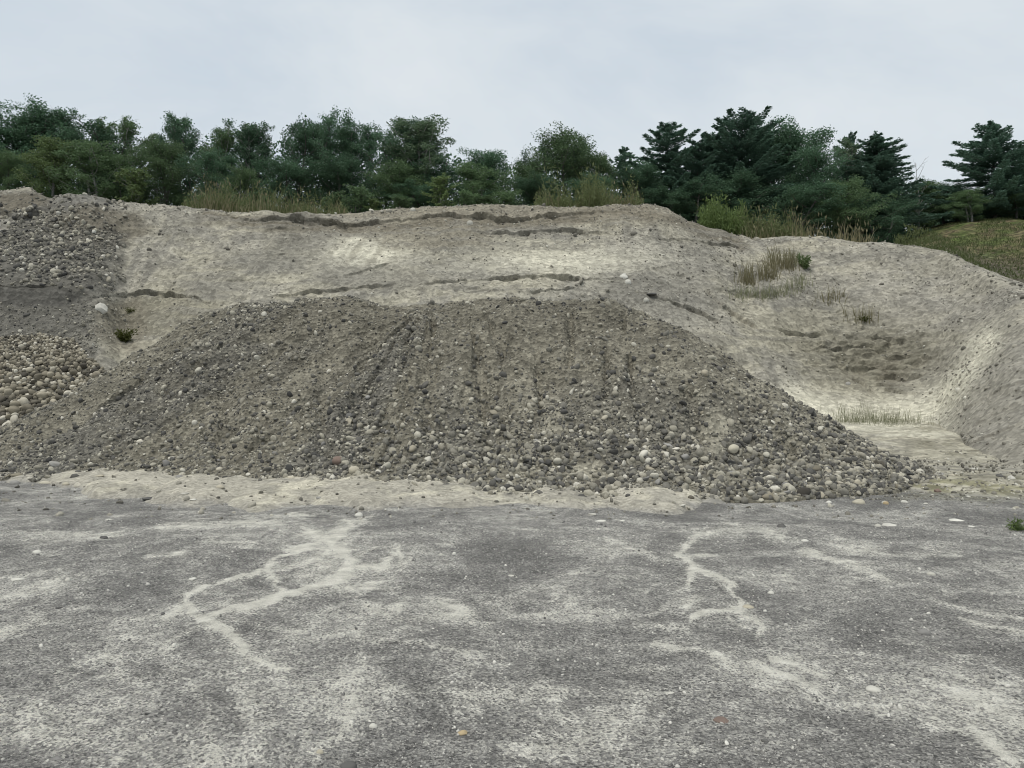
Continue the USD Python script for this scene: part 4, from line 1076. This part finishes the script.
def broadleaf(seed, H=8.0, R=1.7, n_leaf=6500, base=0.18, airy=0.0, peak=0.45, upness=0.5, leaf=(0.115, 0.068), stems=1):
    """Trunk and limbs as one mesh, leaves gathered in clumps at the ends of the limbs."""
    r = np.random.default_rng(seed)
    n_leaf = int(n_leaf * 1.55)
    wood, segs = [], []
    for s in range(stems):
        lean = r.normal(0, 0.05 + 0.10 * (stems > 1), 2)
        trunk = grown([0.25 * s * math.cos(s * 2.1), 0.25 * s * math.sin(s * 2.1), -0.4], [lean[0], lean[1], 1], H * (0.94 - 0.08 * s), 9, r, 0.4, 0.05)
        wood.append(tube(trunk, np.interp(np.linspace(0, 1, len(trunk)), [0, 1], [0.014 * H, 0.002 * H]), 6))
        for k in range(int(26 / stems)):
            t = base + (0.97 - base) * (k + r.random()) / (26 / stems)
            q = t * (len(trunk) - 1)
            i = min(int(q), len(trunk) - 2)
            p = trunk[i] + (trunk[i + 1] - trunk[i]) * (q - i)
            u = (t - base) / (1 - base)
            prof = (math.sin(math.pi * min(1, u ** 0.75 * 0.92 + 0.08)) ** 0.7) if peak > 0.4 else (1 - u) ** 0.8 * min(1, u * 6 + 0.4)
            ln = R * prof * r.uniform(0.65, 1.2) + 0.25
            a = k * 2.4 + r.normal(0, 0.5)
            dz = upness + 0.9 * u
            limb = grown(p, [math.cos(a), math.sin(a), dz], ln * math.hypot(1, dz) ** 0.6, 5, r, 0.25)
            wood.append(tube(limb, np.linspace(0.005 * H, 0.0012 * H, 6), 4))
            for m in range(6):
                tw = grown(limb[1 + (m + k) % 5], r.normal(0, 1, 3) * [1, 1, 0.7] + [0.4 * math.cos(a), 0.4 * math.sin(a), 0.45], 0.42 * R * r.uniform(0.45, 1.15), 3, r, 0.2)
                wood.append(tube(tw, np.linspace(0.0016 * H, 0.0006 * H, 4), 3))
                segs.append((tw, r.uniform(0.5, 1.5)))
            segs.append((limb[2:], 0.9))
        for m in range(5):
            tw = grown(trunk[-2 - m % 2], r.normal(0, 0.5, 3) + [0, 0, 1], 0.09 * H * r.uniform(0.7, 1.4), 3, r, 0.3)
            wood.append(tube(tw, np.linspace(0.002 * H, 0.0006 * H, 4), 3))
            segs.append((tw, 0.6))
    if airy:
        segs = [s for s in segs if r.random() > airy * 0.45]
    w = np.array([s[1] for s in segs])
    k = r.choice(len(segs), n_leaf, p=w / w.sum())
    lines = np.array([s[0] for s in segs])                        # (n, 4, 3) points along each twig
    u = np.clip(r.beta(1.6, 1.0, n_leaf), 0, 0.999) * 3
    ii = u.astype(int)
    c = lines[k, ii] + (lines[k, ii + 1] - lines[k, ii]) * (u - ii)[:, None]
    off = r.normal(size=(n_leaf, 3))
    off *= np.minimum(1, 1.7 / np.linalg.norm(off, axis=1))[:, None] * (0.115 * R * (1 - 0.25 * airy)) * np.array([1, 1, 0.8])
    v, f = leaves(c + off, r.normal(size=(n_leaf, 3)) + [0, 0, -0.35], *leaf, r)
    return merge(wood), (v, f)


def conifer(seed, H=7.0, R=1.7, tiers=15, per=6, droop=-0.1, gap=0.0, base=0.06, tip_up=0.35, spray=0.20, n=13, wide=0.8):
    r = np.random.default_rng(seed)
    wood, cs, ds = [], [], []
    trunk = grown([0, 0, -0.4], [0.01, 0.01, 1], H + 0.4, 10, r, 0.6, 0.012)
    wood.append(tube(trunk, np.linspace(0.014 * H, 0.0012 * H, 11), 6))
    for k in range(tiers):
        u = (k + 0.4 * r.random()) / tiers
        z = H * (base + (0.97 - base) * u)
        ln0 = R * (1 - u) ** wide * (0.75 + 0.25 * min(1, u * 5)) + 0.10
        q = np.interp(z, trunk[:, 2], np.arange(11))
        i = min(int(q), 9)
        p0 = trunk[i] + (trunk[i + 1] - trunk[i]) * (q - i)
        for m in range(per):
            if r.random() < gap:
                continue
            a = m * 2 * math.pi / per + k * 1.1 + r.normal(0, 0.25)
            ln = ln0 * r.uniform(0.45, 1.35)
            nseg = 6
            pts = [p0 + [0, 0, r.normal(0, 0.08)]]
            for s in range(nseg):
                sl = droop + 0.5 * u + tip_up * (s / nseg) ** 1.5
                pts.append(pts[-1] + np.array([math.cos(a), math.sin(a), sl]) * ln / nseg)
            pts = np.array(pts)
            wood.append(tube(pts, np.linspace(0.0042 * H * (1 - 0.6 * u), 0.001 * H, nseg + 1), 3))
            cnt = int(n * max(3, ln / 0.16))
            t = r.uniform(0.12, 1.02, cnt) * nseg
            ii = np.minimum(t.astype(int), nseg - 1)
            c = pts[ii] + (pts[ii + 1] - pts[ii]) * (t - ii)[:, None]
            sd = r.choice([-1, 1], cnt)
            taper = np.clip(1.25 - t / nseg, 0.25, 1) * min(ln, 0.9) * 0.42
            lat = np.stack([-math.sin(a) * sd, math.cos(a) * sd, 0 * sd], -1)
            fwd = np.array([math.cos(a), math.sin(a), 0.15])
            c = c + lat * (taper * r.random(cnt))[:, None] + np.stack([0 * t, 0 * t, r.normal(0, 0.035, cnt) - 0.02], -1)
            cs.append(c)
            ds.append(lat * 0.7 + fwd + r.normal(0, 0.3, (cnt, 3)))
    for k in range(60):
        cs.append(trunk[-1] + np.array([[r.normal(0, 0.04), r.normal(0, 0.04), -r.random() * 0.5]]))
        ds.append(np.array([[r.normal(0, 0.5), r.normal(0, 0.5), 0.8]]))
    c, dd = np.vstack(cs), np.vstack(ds)
    return merge(wood), leaves(c, dd, spray, spray * 0.42, r, 0.3)


def bare_tree(seed, H=4.0):
    r = np.random.default_rng(seed)
    trunk = grown([0, 0, -0.3], [0, 0, 1], H, 9, r, 0.4, 0.05)
    wood = [tube(trunk, np.linspace(0.05, 0.008, 10), 5)]
    tips = []
    for k in range(16):
        i = 3 + k % 6
        a = k * 2.4
        b = grown(trunk[i], [math.cos(a), math.sin(a), 1.1], H * 0.16 * r.uniform(0.6, 1.4), 4, r, 0.3, 0.15)
        tips.append(tube(b, np.linspace(0.016, 0.004, 5), 3))
        for m in range(2):
            tips.append(tube(grown(b[2 + m], r.normal(0, 1, 3) + [0, 0, 1], H * 0.08, 3, r), np.linspace(0.009, 0.003, 4), 3))
    return wood[0], merge(tips)


KINDS = {  # height, half width of the model; leaf finish
    'dense_a': (broadleaf(1, 8, 1.9, 11500, 0.12), 8, 2.4, 'leaf_dark', 'bark'), 'dense_b': (broadleaf(2, 8, 1.7, 10500, 0.10, stems=2), 8, 2.2, 'leaf_dark', 'bark'),
    'dense_c': (broadleaf(3, 8, 2.2, 11500, 0.15, upness=0.35), 8, 2.7, 'leaf_mid', 'bark'), 'mid_a': (broadleaf(4, 7, 1.6, 8500, 0.08, stems=2, upness=0.7), 7, 2.1, 'leaf_mid', 'bark_pale'),
    'olive_a': (broadleaf(5, 6, 1.5, 7500, 0.08, upness=0.8), 6, 1.9, 'leaf_olive', 'bark_pale'), 'airy_a': (broadleaf(6, 9, 1.35, 5600, 0.15, 0.4, upness=0.8), 9, 1.6, 'leaf_dark', 'bark_pale'),
    'airy_b': (broadleaf(7, 9, 1.1, 4400, 0.15, 0.5, upness=1.0), 9, 1.3, 'leaf_mid', 'bark_pale'), 'airy_c': (broadleaf(8, 9, 1.7, 7500, 0.15, 0.3, upness=0.7, stems=2), 9, 2.0, 'leaf_dark', 'bark'),
    'ash': (broadleaf(9, 9, 1.8, 6000, 0.25, 0.35, upness=0.9, leaf=(0.21, 0.07)), 9, 2.3, 'leaf_pale', 'bark_pale'), 'round': (broadleaf(10, 7, 2.0, 15000, 0.10, upness=0.3), 7, 2.5, 'leaf_dark', 'bark'),
    'sapling_a': (broadleaf(11, 3, 0.6, 1500, 0.06, upness=0.9, leaf=(0.13, 0.08)), 3, 0.8, 'leaf_olive', 'bark_pale'), 'sapling_b': (broadleaf(12, 2.4, 0.75, 1500, 0.04, upness=0.6, leaf=(0.12, 0.075), stems=2), 2.4, 1.0, 'leaf_mid', 'bark'),
    'pale_top': (broadleaf(13, 8, 1.0, 2300, 0.2, 0.6, upness=1.0), 8, 1.3, 'leaf_pale', 'bark_pale'),
    'pine_a': (conifer(21, 8, 2.3, 17, 7, 0.05, 0.12, 0.08, 0.30, 0.15, 36, 0.55), 8, 2.5, 'needle', 'bark'), 'pine_b': (conifer(22, 8, 2.7, 18, 8, 0.10, 0.08, 0.06, 0.25, 0.15, 36, 0.5), 8, 2.9, 'needle', 'bark'),
    'spruce_a': (conifer(23, 8, 2.1, 26, 9, -0.1, 0.04, 0.03, 0.25, 0.14, 26, 0.7), 8, 2.3, 'needle', 'bark'), 'spruce_open': (conifer(24, 6, 2.3, 21, 7, -0.14, 0.10, 0.04, 0.55, 0.12, 40, 0.65), 6, 2.6, 'needle', 'bark'),
    'spruce_small': (conifer(25, 5, 1.1, 15, 6, -0.05, 0.1, 0.04, 0.3, 0.15, 12), 5, 1.3, 'needle', 'bark')}
first = {}
r6 = np.random.default_rng(71)


def tree(kind, px, top, width, y, label, name='tree', cat='tree', group=None, z=None):
    (wood, leaf), H, R, mat, bark = KINDS[kind]
    zb = ground_z(px, y) if z is None else z
    h = EYE + (CY - top) / F * y - zb
    s = h / H * 1.0
    w = width * (1.6 if mat == 'needle' else 1.5 if kind.startswith('airy') else 1.25) * y / F / (2 * R)
    loc, rot, sc_ = ((px - CX) / F * y, y, zb), r6.uniform(0, 360), (w, w, s)
    if kind not in first:
        t = thing(name, loc, rot, sc_)
        obj('trunk', wood, bark, t, smooth=True)
        obj('crown', leaf, mat, t)
        first[kind] = t
    else:
        t = thing(name, loc, rot, sc_)
        t.GetReferences().AddInternalReference(first[kind].GetPath())
        t.SetInstanceable(True)
    tag(t, label, cat, group)
    return t


TREES = [
    ('dense_b', -18, 122, 80, 45, 'dark tree cut by the left edge of the photo', 'broadleaf_tree'), ('dense_a', 42, 101, 88, 46, 'tallest broad dark tree at the far left', 'broadleaf_tree'),
    ('airy_c', 98, 111, 75, 45, 'loose dark tree with sky gaps right of the tallest left tree', 'broadleaf_tree'), ('olive_a', 52, 134, 62, 40, 'light olive tree in front of the tallest left tree', 'broadleaf_tree'),
    ('mid_a', 98, 138, 74, 40, 'mid green tree with pale stem, front row at left', 'broadleaf_tree'), ('airy_b', 139, 119, 34, 46, 'thin airy tree with much sky showing, left group', 'broadleaf_tree'),
    ('sapling_a', 138, 166, 34, 38.5, 'young slim tree at the right end of the left group', 'young_tree'), ('mid_a', 122, 150, 50, 41, 'small green tree just left of the thin airy one', 'broadleaf_tree'),
    ('airy_a', 176, 117, 46, 46, 'dark loose crown rising left of a gap, above a dense round tree', 'broadleaf_tree'), ('airy_c', 196, 121, 42, 45, 'dark spreading crown right beside the first loose crown', 'broadleaf_tree'),
    ('dense_c', 172, 142, 70, 42, 'dense round green tree behind the twin sand humps', 'broadleaf_tree'), ('airy_b', 214, 128, 34, 45, 'slender airy tree left of the dark upright one', 'broadleaf_tree'),
    ('dense_b', 212, 150, 62, 42, 'dark dense tree over the left grass on the rim', 'broadleaf_tree'), ('airy_a', 243, 126, 38, 45, 'dark upright airy tree standing alone against the sky', 'broadleaf_tree'),
    ('mid_a', 240, 163, 48, 40.5, 'low green tree under the dark upright airy one', 'broadleaf_tree'), ('airy_a', 266, 123, 40, 45.5, 'airy tree left of the broad loose one above left grass', 'broadleaf_tree'),
    ('airy_c', 292, 114, 60, 45, 'broad loose tree above the left grass patch', 'broadleaf_tree'), ('dense_a', 286, 160, 70, 43, 'dark low tree behind the left grass patch', 'broadleaf_tree'),
    ('dense_b', 333, 107, 52, 46, 'tall narrow dense tree, highest of the middle left row', 'broadleaf_tree'), ('airy_a', 358, 124, 44, 45.5, 'airy tree just right of the tall narrow dense one', 'broadleaf_tree'),
    ('airy_c', 386, 122, 52, 45, 'airy grey green tree left of the bright feathery tree', 'broadleaf_tree'), ('ash', 424, 120, 78, 44.5, 'bright feathery tree with long leaves at the end of the left row', 'broadleaf_tree'),
    ('dense_a', 345, 158, 78, 43, 'dark tree mass under the tall narrow tree', 'broadleaf_tree'), ('dense_c', 398, 160, 74, 43, 'dark tree below the airy grey green one', 'broadleaf_tree'),
    ('dense_b', 446, 158, 56, 44, 'dark tree right below the bright feathery one', 'broadleaf_tree'), ('round', 478, 148, 58, 46, 'dark round topped tree in the low part of the skyline', 'broadleaf_tree'),
    ('mid_a', 482, 164, 66, 42, 'mid green tree in front of the round topped one', 'broadleaf_tree'), ('mid_a', 520, 159, 52, 44, 'green tree between the round topped and the big middle tree', 'broadleaf_tree'),
    ('dense_c', 562, 133, 84, 45, 'big dense tree at the middle of the skyline', 'broadleaf_tree'), ('dense_a', 582, 137, 50, 46, 'darker peak at the right shoulder of the big middle tree', 'broadleaf_tree'),
    ('mid_a', 600, 153, 46, 44, 'low green tree right of the big middle tree', 'broadleaf_tree'), ('spruce_small', 624, 147, 44, 44, 'small dark conifer with gaps between middle tree and pines', 'conifer'),
    ('pine_a', 668, 124, 74, 45, 'pine with layered branches, left of the pine group', 'pine_tree'), ('dense_a', 645, 165, 66, 43, 'dark low tree at the foot of the layered pine', 'broadleaf_tree'),
    ('pine_a', 698, 142, 58, 44, 'lower pine between the layered pine and the big pine', 'pine_tree'), ('pine_b', 740, 114, 96, 45, 'biggest pine, right of the middle', 'pine_tree'),
    ('round', 788, 122, 92, 45.5, 'large round dark tree touching the biggest pine', 'broadleaf_tree'), ('dense_a', 812, 146, 62, 43.5, 'dark tree on the right shoulder of the large round one', 'broadleaf_tree'),
    ('pale_top', 840, 138, 44, 45.5, 'pale silvery tree left of the cone shaped spruce', 'broadleaf_tree'), ('pine_a', 851, 133, 40, 47, 'thin pointed conifer tip behind the pale silvery tree', 'conifer'),
    ('spruce_a', 877, 130, 82, 44, 'cone shaped dark spruce left of the grassy hill', 'spruce_tree'), ('dense_c', 838, 180, 66, 41, 'low dark green tree in front of the pale silvery one', 'broadleaf_tree'),
    ('dense_b', 880, 190, 56, 40.5, 'low bushy tree under the spruce', 'broadleaf_tree'), ('mid_a', 918, 178, 56, 46, 'low green tree around the bare dead tree', 'broadleaf_tree'),
    ('dense_a', 944, 184, 56, 47, 'low dark tree behind the crest of the grassy hill', 'broadleaf_tree'), ('airy_c', 962, 178, 46, 46, 'loose low tree left of the open spruce', 'broadleaf_tree'),
    ('spruce_open', 995, 121, 92, 44, 'open spruce with drooping layered branches at the right edge', 'spruce_tree'), ('spruce_open', 1038, 140, 80, 45, 'spruce cut by the right edge of the photo', 'spruce_tree'),
    ('mid_a', 972, 188, 44, 42.5, 'small green tree at the left foot of the open spruce', 'broadleaf_tree'), ('dense_c', 1016, 196, 52, 43, 'low bush tree at the right foot of the open spruce', 'broadleaf_tree'),
    ('dense_a', 742, 172, 84, 42.5, 'dark low tree under the biggest pine', 'broadleaf_tree'), ('dense_b', 694, 182, 66, 42, 'dark bush tree behind the green weeds on the rim', 'broadleaf_tree'),
    ('dense_b', 790, 184, 76, 41.5, 'dark low tree under the large round one', 'broadleaf_tree'), ('dense_a', 540, 176, 60, 42.5, 'dark low tree left of the middle grass tufts', 'broadleaf_tree'),
    ('dense_a', 596, 178, 70, 42, 'dark low tree behind the middle grass tufts', 'broadleaf_tree'), ('dense_b', 436, 180, 60, 41.5, 'dark low tree behind the pair of rim saplings', 'broadleaf_tree'),
    ('dense_c', 6, 150, 56, 41, 'dark tree behind the brown mound at the left edge', 'broadleaf_tree'), ('dense_a', 130, 180, 60, 42, 'shadowy low tree behind the top of the left gravel slope', 'broadleaf_tree'),
    ('sapling_a', 441, 174, 26, 36.5, 'light green sapling, taller of two near the middle of the rim', 'sapling'), ('sapling_b', 462, 190, 26, 36.5, 'low sapling right of the taller light green one', 'sapling'),
    ('sapling_b', 353, 184, 34, 36.2, 'bushy sapling at the right end of the left grass', 'sapling'), ('sapling_a', 373, 199, 18, 36, 'tiny pointed sapling right of the left grass', 'sapling'),
    ('sapling_b', 398, 196, 26, 36.4, 'yellowish bush on the rim under the bright feathery tree', 'bush'), ('sapling_b', 338, 190, 30, 36.8, 'green bush rising from the left grass', 'bush'),
    ('sapling_b', 486, 196, 24, 37, 'small dark bush on the rim under the round topped tree', 'bush'), ('sapling_b', 512, 192, 30, 37.5, 'green bush left of the middle grass tufts', 'bush'),
    ('sapling_b', 200, 194, 34, 36.6, 'green bush at the left end of the left grass', 'bush'), ('sapling_b', 228, 192, 36, 37, 'wide green bush inside the left grass', 'bush'),
    ('sapling_b', 256, 190, 30, 37.2, 'pointed green bush inside the left grass, under the airy trees', 'bush')]
TREES += [
    ('airy_a', 72, 109, 44, 47, 'loose crown between the tallest left tree and its airy neighbour', 'broadleaf_tree'), ('airy_b', 120, 119, 40, 47, 'small loose crown left of the thin airy tree', 'broadleaf_tree'),
    ('airy_b', 158, 138, 36, 47, 'low airy crown in the gap right of the thin airy tree', 'broadleaf_tree'), ('airy_c', 229, 128, 40, 47, 'airy crown filling the gap left of the dark upright tree', 'broadleaf_tree'),
    ('airy_b', 256, 128, 40, 47, 'thin crown just right of the dark upright tree', 'broadleaf_tree'), ('airy_a', 312, 121, 46, 47, 'loose crown between the broad loose and the tall narrow tree', 'broadleaf_tree'),
    ('airy_a', 372, 123, 44, 47, 'loose crown left beside the airy grey green tree', 'broadleaf_tree'), ('airy_c', 405, 124, 44, 47, 'loose crown tucked behind the left side of the feathery tree', 'broadleaf_tree'),
    ('airy_c', 20, 116, 60, 47, 'loose crown rising left of the tallest left tree', 'broadleaf_tree'), ('dense_b', 546, 142, 46, 46.5, 'left shoulder of crown beside the big middle tree', 'broadleaf_tree'),
    ('dense_a', 764, 122, 60, 46.5, 'dark crown filling the notch between biggest pine and round tree', 'broadleaf_tree'), ('pine_a', 716, 132, 64, 46, 'pine half hidden at the left side of the biggest pine', 'pine_tree')]
for k, (kind, px, top_, w, y, lab, nm) in enumerate(TREES):
    if kind.startswith('airy') and px < 450:
        top_, w = top_ - 6, w * 0.88
    tree(kind, px, top_, w, y, lab, nm, cat='sapling' if nm == 'sapling' else 'bush' if nm == 'bush' else 'tree')
dead = thing('bare_tree', ((919 - CX) / F * 44, 44, hill_z(919, 44)))
wd, tp = bare_tree(5, EYE + (CY - 157) / F * 44 - hill_z(919, 44))
obj('trunk', wd, 'bark_pale', dead, smooth=True)
obj('branches', tp, 'bark_pale', dead)
tag(dead, 'bare dead tree showing thin twigs above the low right trees', 'tree')

# the wood behind, read as one mass
r7 = np.random.default_rng(81)
nw = 80000
wpx = r7.uniform(-160, 1180, nw)
wy = r7.uniform(48, 56, nw)
lim = np.interp(wpx, [-160, 60, 130, 200, 260, 330, 440, 520, 640, 740, 800, 880, 930, 1180], [138, 136, 150, 140, 146, 138, 150, 166, 160, 150, 158, 172, 203, 203])
wtop = EYE + (CY - lim - 9 * (noise(np.stack([wpx / 9, 0 * wpx, 0 * wpx], -1)) - 0.5) * 2) / F * wy
wbase = np.array([hill_z(a, b) for a, b in zip(wpx, wy)])
wz = wbase + (wtop - wbase) * r7.random(nw) ** 0.8
wc = np.stack([(wpx - CX) / F * wy, wy, wz], -1)
cl = fbm(wc * 0.9, 2, 83)
wc = wc[(cl > 0.42) & (r7.random(nw) > 0.55 * (wc[:, 2] - wbase) / (wtop - wbase))]
wv, wf = leaves(wc, r7.normal(size=wc.shape) + [0, 0, -0.3], 0.26, 0.16, r7)
wood_mass = obj('far_wood', (wv, wf), 'leaf_dark')
tag(wood_mass, 'dark mass of woodland filling the gaps behind the row of trees', 'wood', kind='stuff')


# ------------------------------------------------------------------ grass and weeds
def blades(p, height, width, r, bend=0.35, seg=3):
    n = len(p)
    a = r.uniform(0, 2 * math.pi, n)
    lean = r.uniform(0.05, bend, n)
    d = np.stack([np.cos(a), np.sin(a), 0 * a], -1)
    s = np.stack([-np.sin(a + r.normal(0, 1, n)), np.cos(a + r.normal(0, 1, n)), 0 * a], -1)
    h = height * np.ones(n)
    vs = []
    for k in range(seg + 1):
        t = k / seg
        c = p + d * (lean * h * t ** 2)[:, None] + np.array([0, 0, 1.0]) * (h * t * (1 - 0.25 * lean * t))[:, None]
        w = (width * (1 - t) ** 0.7 * 0.5 + 0.0008) * np.ones(n)
        vs += [c - s * w[:, None], c + s * w[:, None]]
    v = np.stack(vs, 1)
    m = 2 * (seg + 1)
    f = np.array([[2 * k, 2 * k + 1, 2 * k + 3] for k in range(seg)] + [[2 * k, 2 * k + 3, 2 * k + 2] for k in range(seg)])
    return v.reshape(-1, 3), (f[None] + m * np.arange(n)[:, None, None]).reshape(-1, 3)


def clumped(n, r, k=9):
    c = r.random(k)
    return np.clip(c[r.integers(0, k, n)] + r.normal(0, 0.045, n), 0, 1)


def rim_grass(px0, px1, y0, y1, n, h, mat, label, r, k=9, wdt=0.035, plume=0.3, leafy=0):
    u = np.where(r.random(n) < 0.7, clumped(n, r, k), r.random(n))
    px = px0 + (px1 - px0) * u
    y = y0 + (y1 - y0) * r.random(n)
    z = np.array([ground_z(a, b) for a, b in zip(px, y)])
    p = np.stack([(px - CX) / F * y, y, z - 0.05], -1)
    hh = h * (0.25 + 0.95 * r.random(n) ** 2.2) * (0.35 + 1.15 * noise(np.stack([px / 5, y * 1.5, 0 * y], -1), 4))
    hh *= 0.35 + 0.65 * np.sqrt(np.clip(np.minimum(u, 1 - u) * 9, 0, 1))
    v, f = blades(p, hh, wdt * 0.8, r, 0.75)
    parts = [(v, f)]
    if leafy:
        k = r.integers(0, n, leafy)
        hgt = r.uniform(0.15, 0.95, leafy)
        parts.append(leaves(p[k] + np.stack([r.normal(0, 0.10, leafy), r.normal(0, 0.10, leafy), hh[k] * hgt], -1), r.normal(0, 1, (leafy, 3)) + [0, 0, 0.5], 0.17, 0.05, r))
    m = r.random(n) < plume                                         # seed heads
    if m.any():
        q = p[m] + np.stack([r.normal(0, 0.08, m.sum()), r.normal(0, 0.08, m.sum()), hh[m] * 0.95], -1)
        parts.append(leaves(q, np.tile([0, 0, 1.0], (m.sum(), 1)) + r.normal(0, 0.25, (m.sum(), 3)), 0.26, 0.06, r))
    g = obj('tall_grass', merge(parts), mat)
    tag(g, label, 'grass', kind='stuff')


r8 = np.random.default_rng(91)
rim_grass(184, 345, 34.2, 37.2, 900, 1.25, 'grass_dry', 'dry straw coloured tall grass along the left part of the rim', r8, 26)
rim_grass(184, 345, 34.6, 38.0, 2300, 1.3, 'grass_green', 'green grass mixed behind the dry grass on the left rim', r8, 22, plume=0.1, leafy=5000)
rim_grass(538, 640, 34.8, 37.0, 800, 1.6, 'grass_green', 'green tufts of tall grass on the rim above the middle', r8, 9, leafy=3000)
rim_grass(535, 645, 34.8, 37.5, 500, 1.0, 'grass_dry', 'dry grass between the green tufts above the middle', r8, 16)
rim_grass(700, 745, 35.0, 37.0, 1100, 1.35, 'weed_green', 'bright green tall weeds on the rim right of the middle', r8, 9, wdt=0.05, leafy=6000)
rim_grass(730, 805, 35.0, 37.0, 800, 1.2, 'grass_green', 'thin green grass on the rim right of the bright weeds', r8, 16, leafy=3000)
rim_grass(740, 875, 34.6, 36.6, 600, 1.15, 'grass_dry', 'dry grass stems along the rim above the right hollow', r8, 22)


def slope_grass(pts, n, h, mat, label, r, sx=10, sy=5, wdt=0.028):
    P, hs = [], []
    for _ in range(n):
        cx, cy = pts[int(r.integers(len(pts)))]
        P.append(bank_at(cx + r.normal(0, sx), cy + r.normal(0, sy)))
    P = np.array(P)
    v, f = blades(P - [0, 0, 0.03], h * (0.4 + 0.8 * r.random(len(P))), wdt, r, 0.5)
    g = obj('slope_grass', (v, f), mat)
    tag(g, label, 'grass', kind='stuff')


slope_grass([(748, 283), (768, 277), (776, 266), (790, 268)], 420, 0.9, 'grass_dry', 'sparse dry grass tufts on the sandy bench right of the middle', r8, 5, 3)
slope_grass([(742, 296), (760, 297), (776, 296), (792, 291), (800, 285), (795, 262)], 380, 0.5, 'grass_grey', 'short green grass below the dry tufts on the sandy bench', r8, 6, 2.5)
slope_grass([(828, 302), (835, 298), (850, 318), (866, 322)], 130, 0.6, 'grass_dry', 'thin dry stems at the top of the damp sand in the right hollow', r8, 6, 3)
slope_grass([(848, 424), (862, 427), (876, 430), (890, 430), (902, 431)], 1500, 0.46, 'grass_grey', 'low grey green grass at the foot of the sandy hollow', r8, 15, 6.0, 0.009)
# brush on the hill
nh = 22000
hp, hyy = r8.uniform(870, 1120, nh), r8.uniform(29, 43, nh)
hz = np.array([hill_z(a, b) for a, b in zip(hp, hyy)])
okh = fbm(np.stack([hp / 30, hyy * 0.6, 0 * hp], -1), 3, 5) > 0.42
v, f = blades(np.stack([(hp - CX) / F * hyy, hyy, hz - 0.03], -1)[okh], 0.13 * (0.5 + r8.random(okh.sum())), 0.035, r8, 0.9, 2)
tag(obj('hill_grass', (v, f), 'turf_blade'), 'rough low grass and brush covering the hill at right', 'grass', kind='stuff')


def weed(name, p, h, R, n, mat, label, r, cat='plant'):
    t = thing(name, p)
    stems, cs, ds = [], [], []
    for k in range(9):
        a = k * 2.4
        s = grown([0, 0, -0.03], [0.6 * math.cos(a) * R / h, 0.6 * math.sin(a) * R / h, 0.8], h * r.uniform(0.6, 1.1), 4, r, 0.1, 0.15)
        stems.append(tube(s, np.linspace(0.012 * h, 0.004 * h, 5), 4))
        q = s[r.integers(1, 5, n // 9)] + r.normal(0, 0.13 * R, (n // 9, 3))
        cs.append(q)
        ds.append(q - [0, 0, h * 0.3] + r.normal(0, 0.3 * R, q.shape))
    obj('stem', merge(stems), mat, t, smooth=True)
    obj('foliage', leaves(np.vstack(cs), np.vstack(ds), 0.26 * h, 0.10 * h, r), mat, t)
    tag(t, label, cat)


weed('weed_plant', bank_at(124, 341), 0.45, 0.42, 420, 'weed_olive', 'olive yellow weed growing in the sandy gully at left', r8)
weed('weed_plant', on_floor(1016, 530), 0.17, 0.15, 300, 'weed_green', 'bright green weed on the pit floor at the right edge', r8)
weed('weed_plant', bank_at(865, 321), 0.30, 0.35, 240, 'weed_olive', 'small dark weed on the damp sand of the right hollow', r8)
weed('weed_plant', bank_at(804, 268), 0.55, 0.4, 320, 'leaf_olive', 'small green plant among the grass on the sandy bench', r8)
weed('weed_plant', bank_at(129, 312), 0.25, 0.3, 200, 'weed_olive', 'small dark tuft above the olive weed in the left gully', r8)
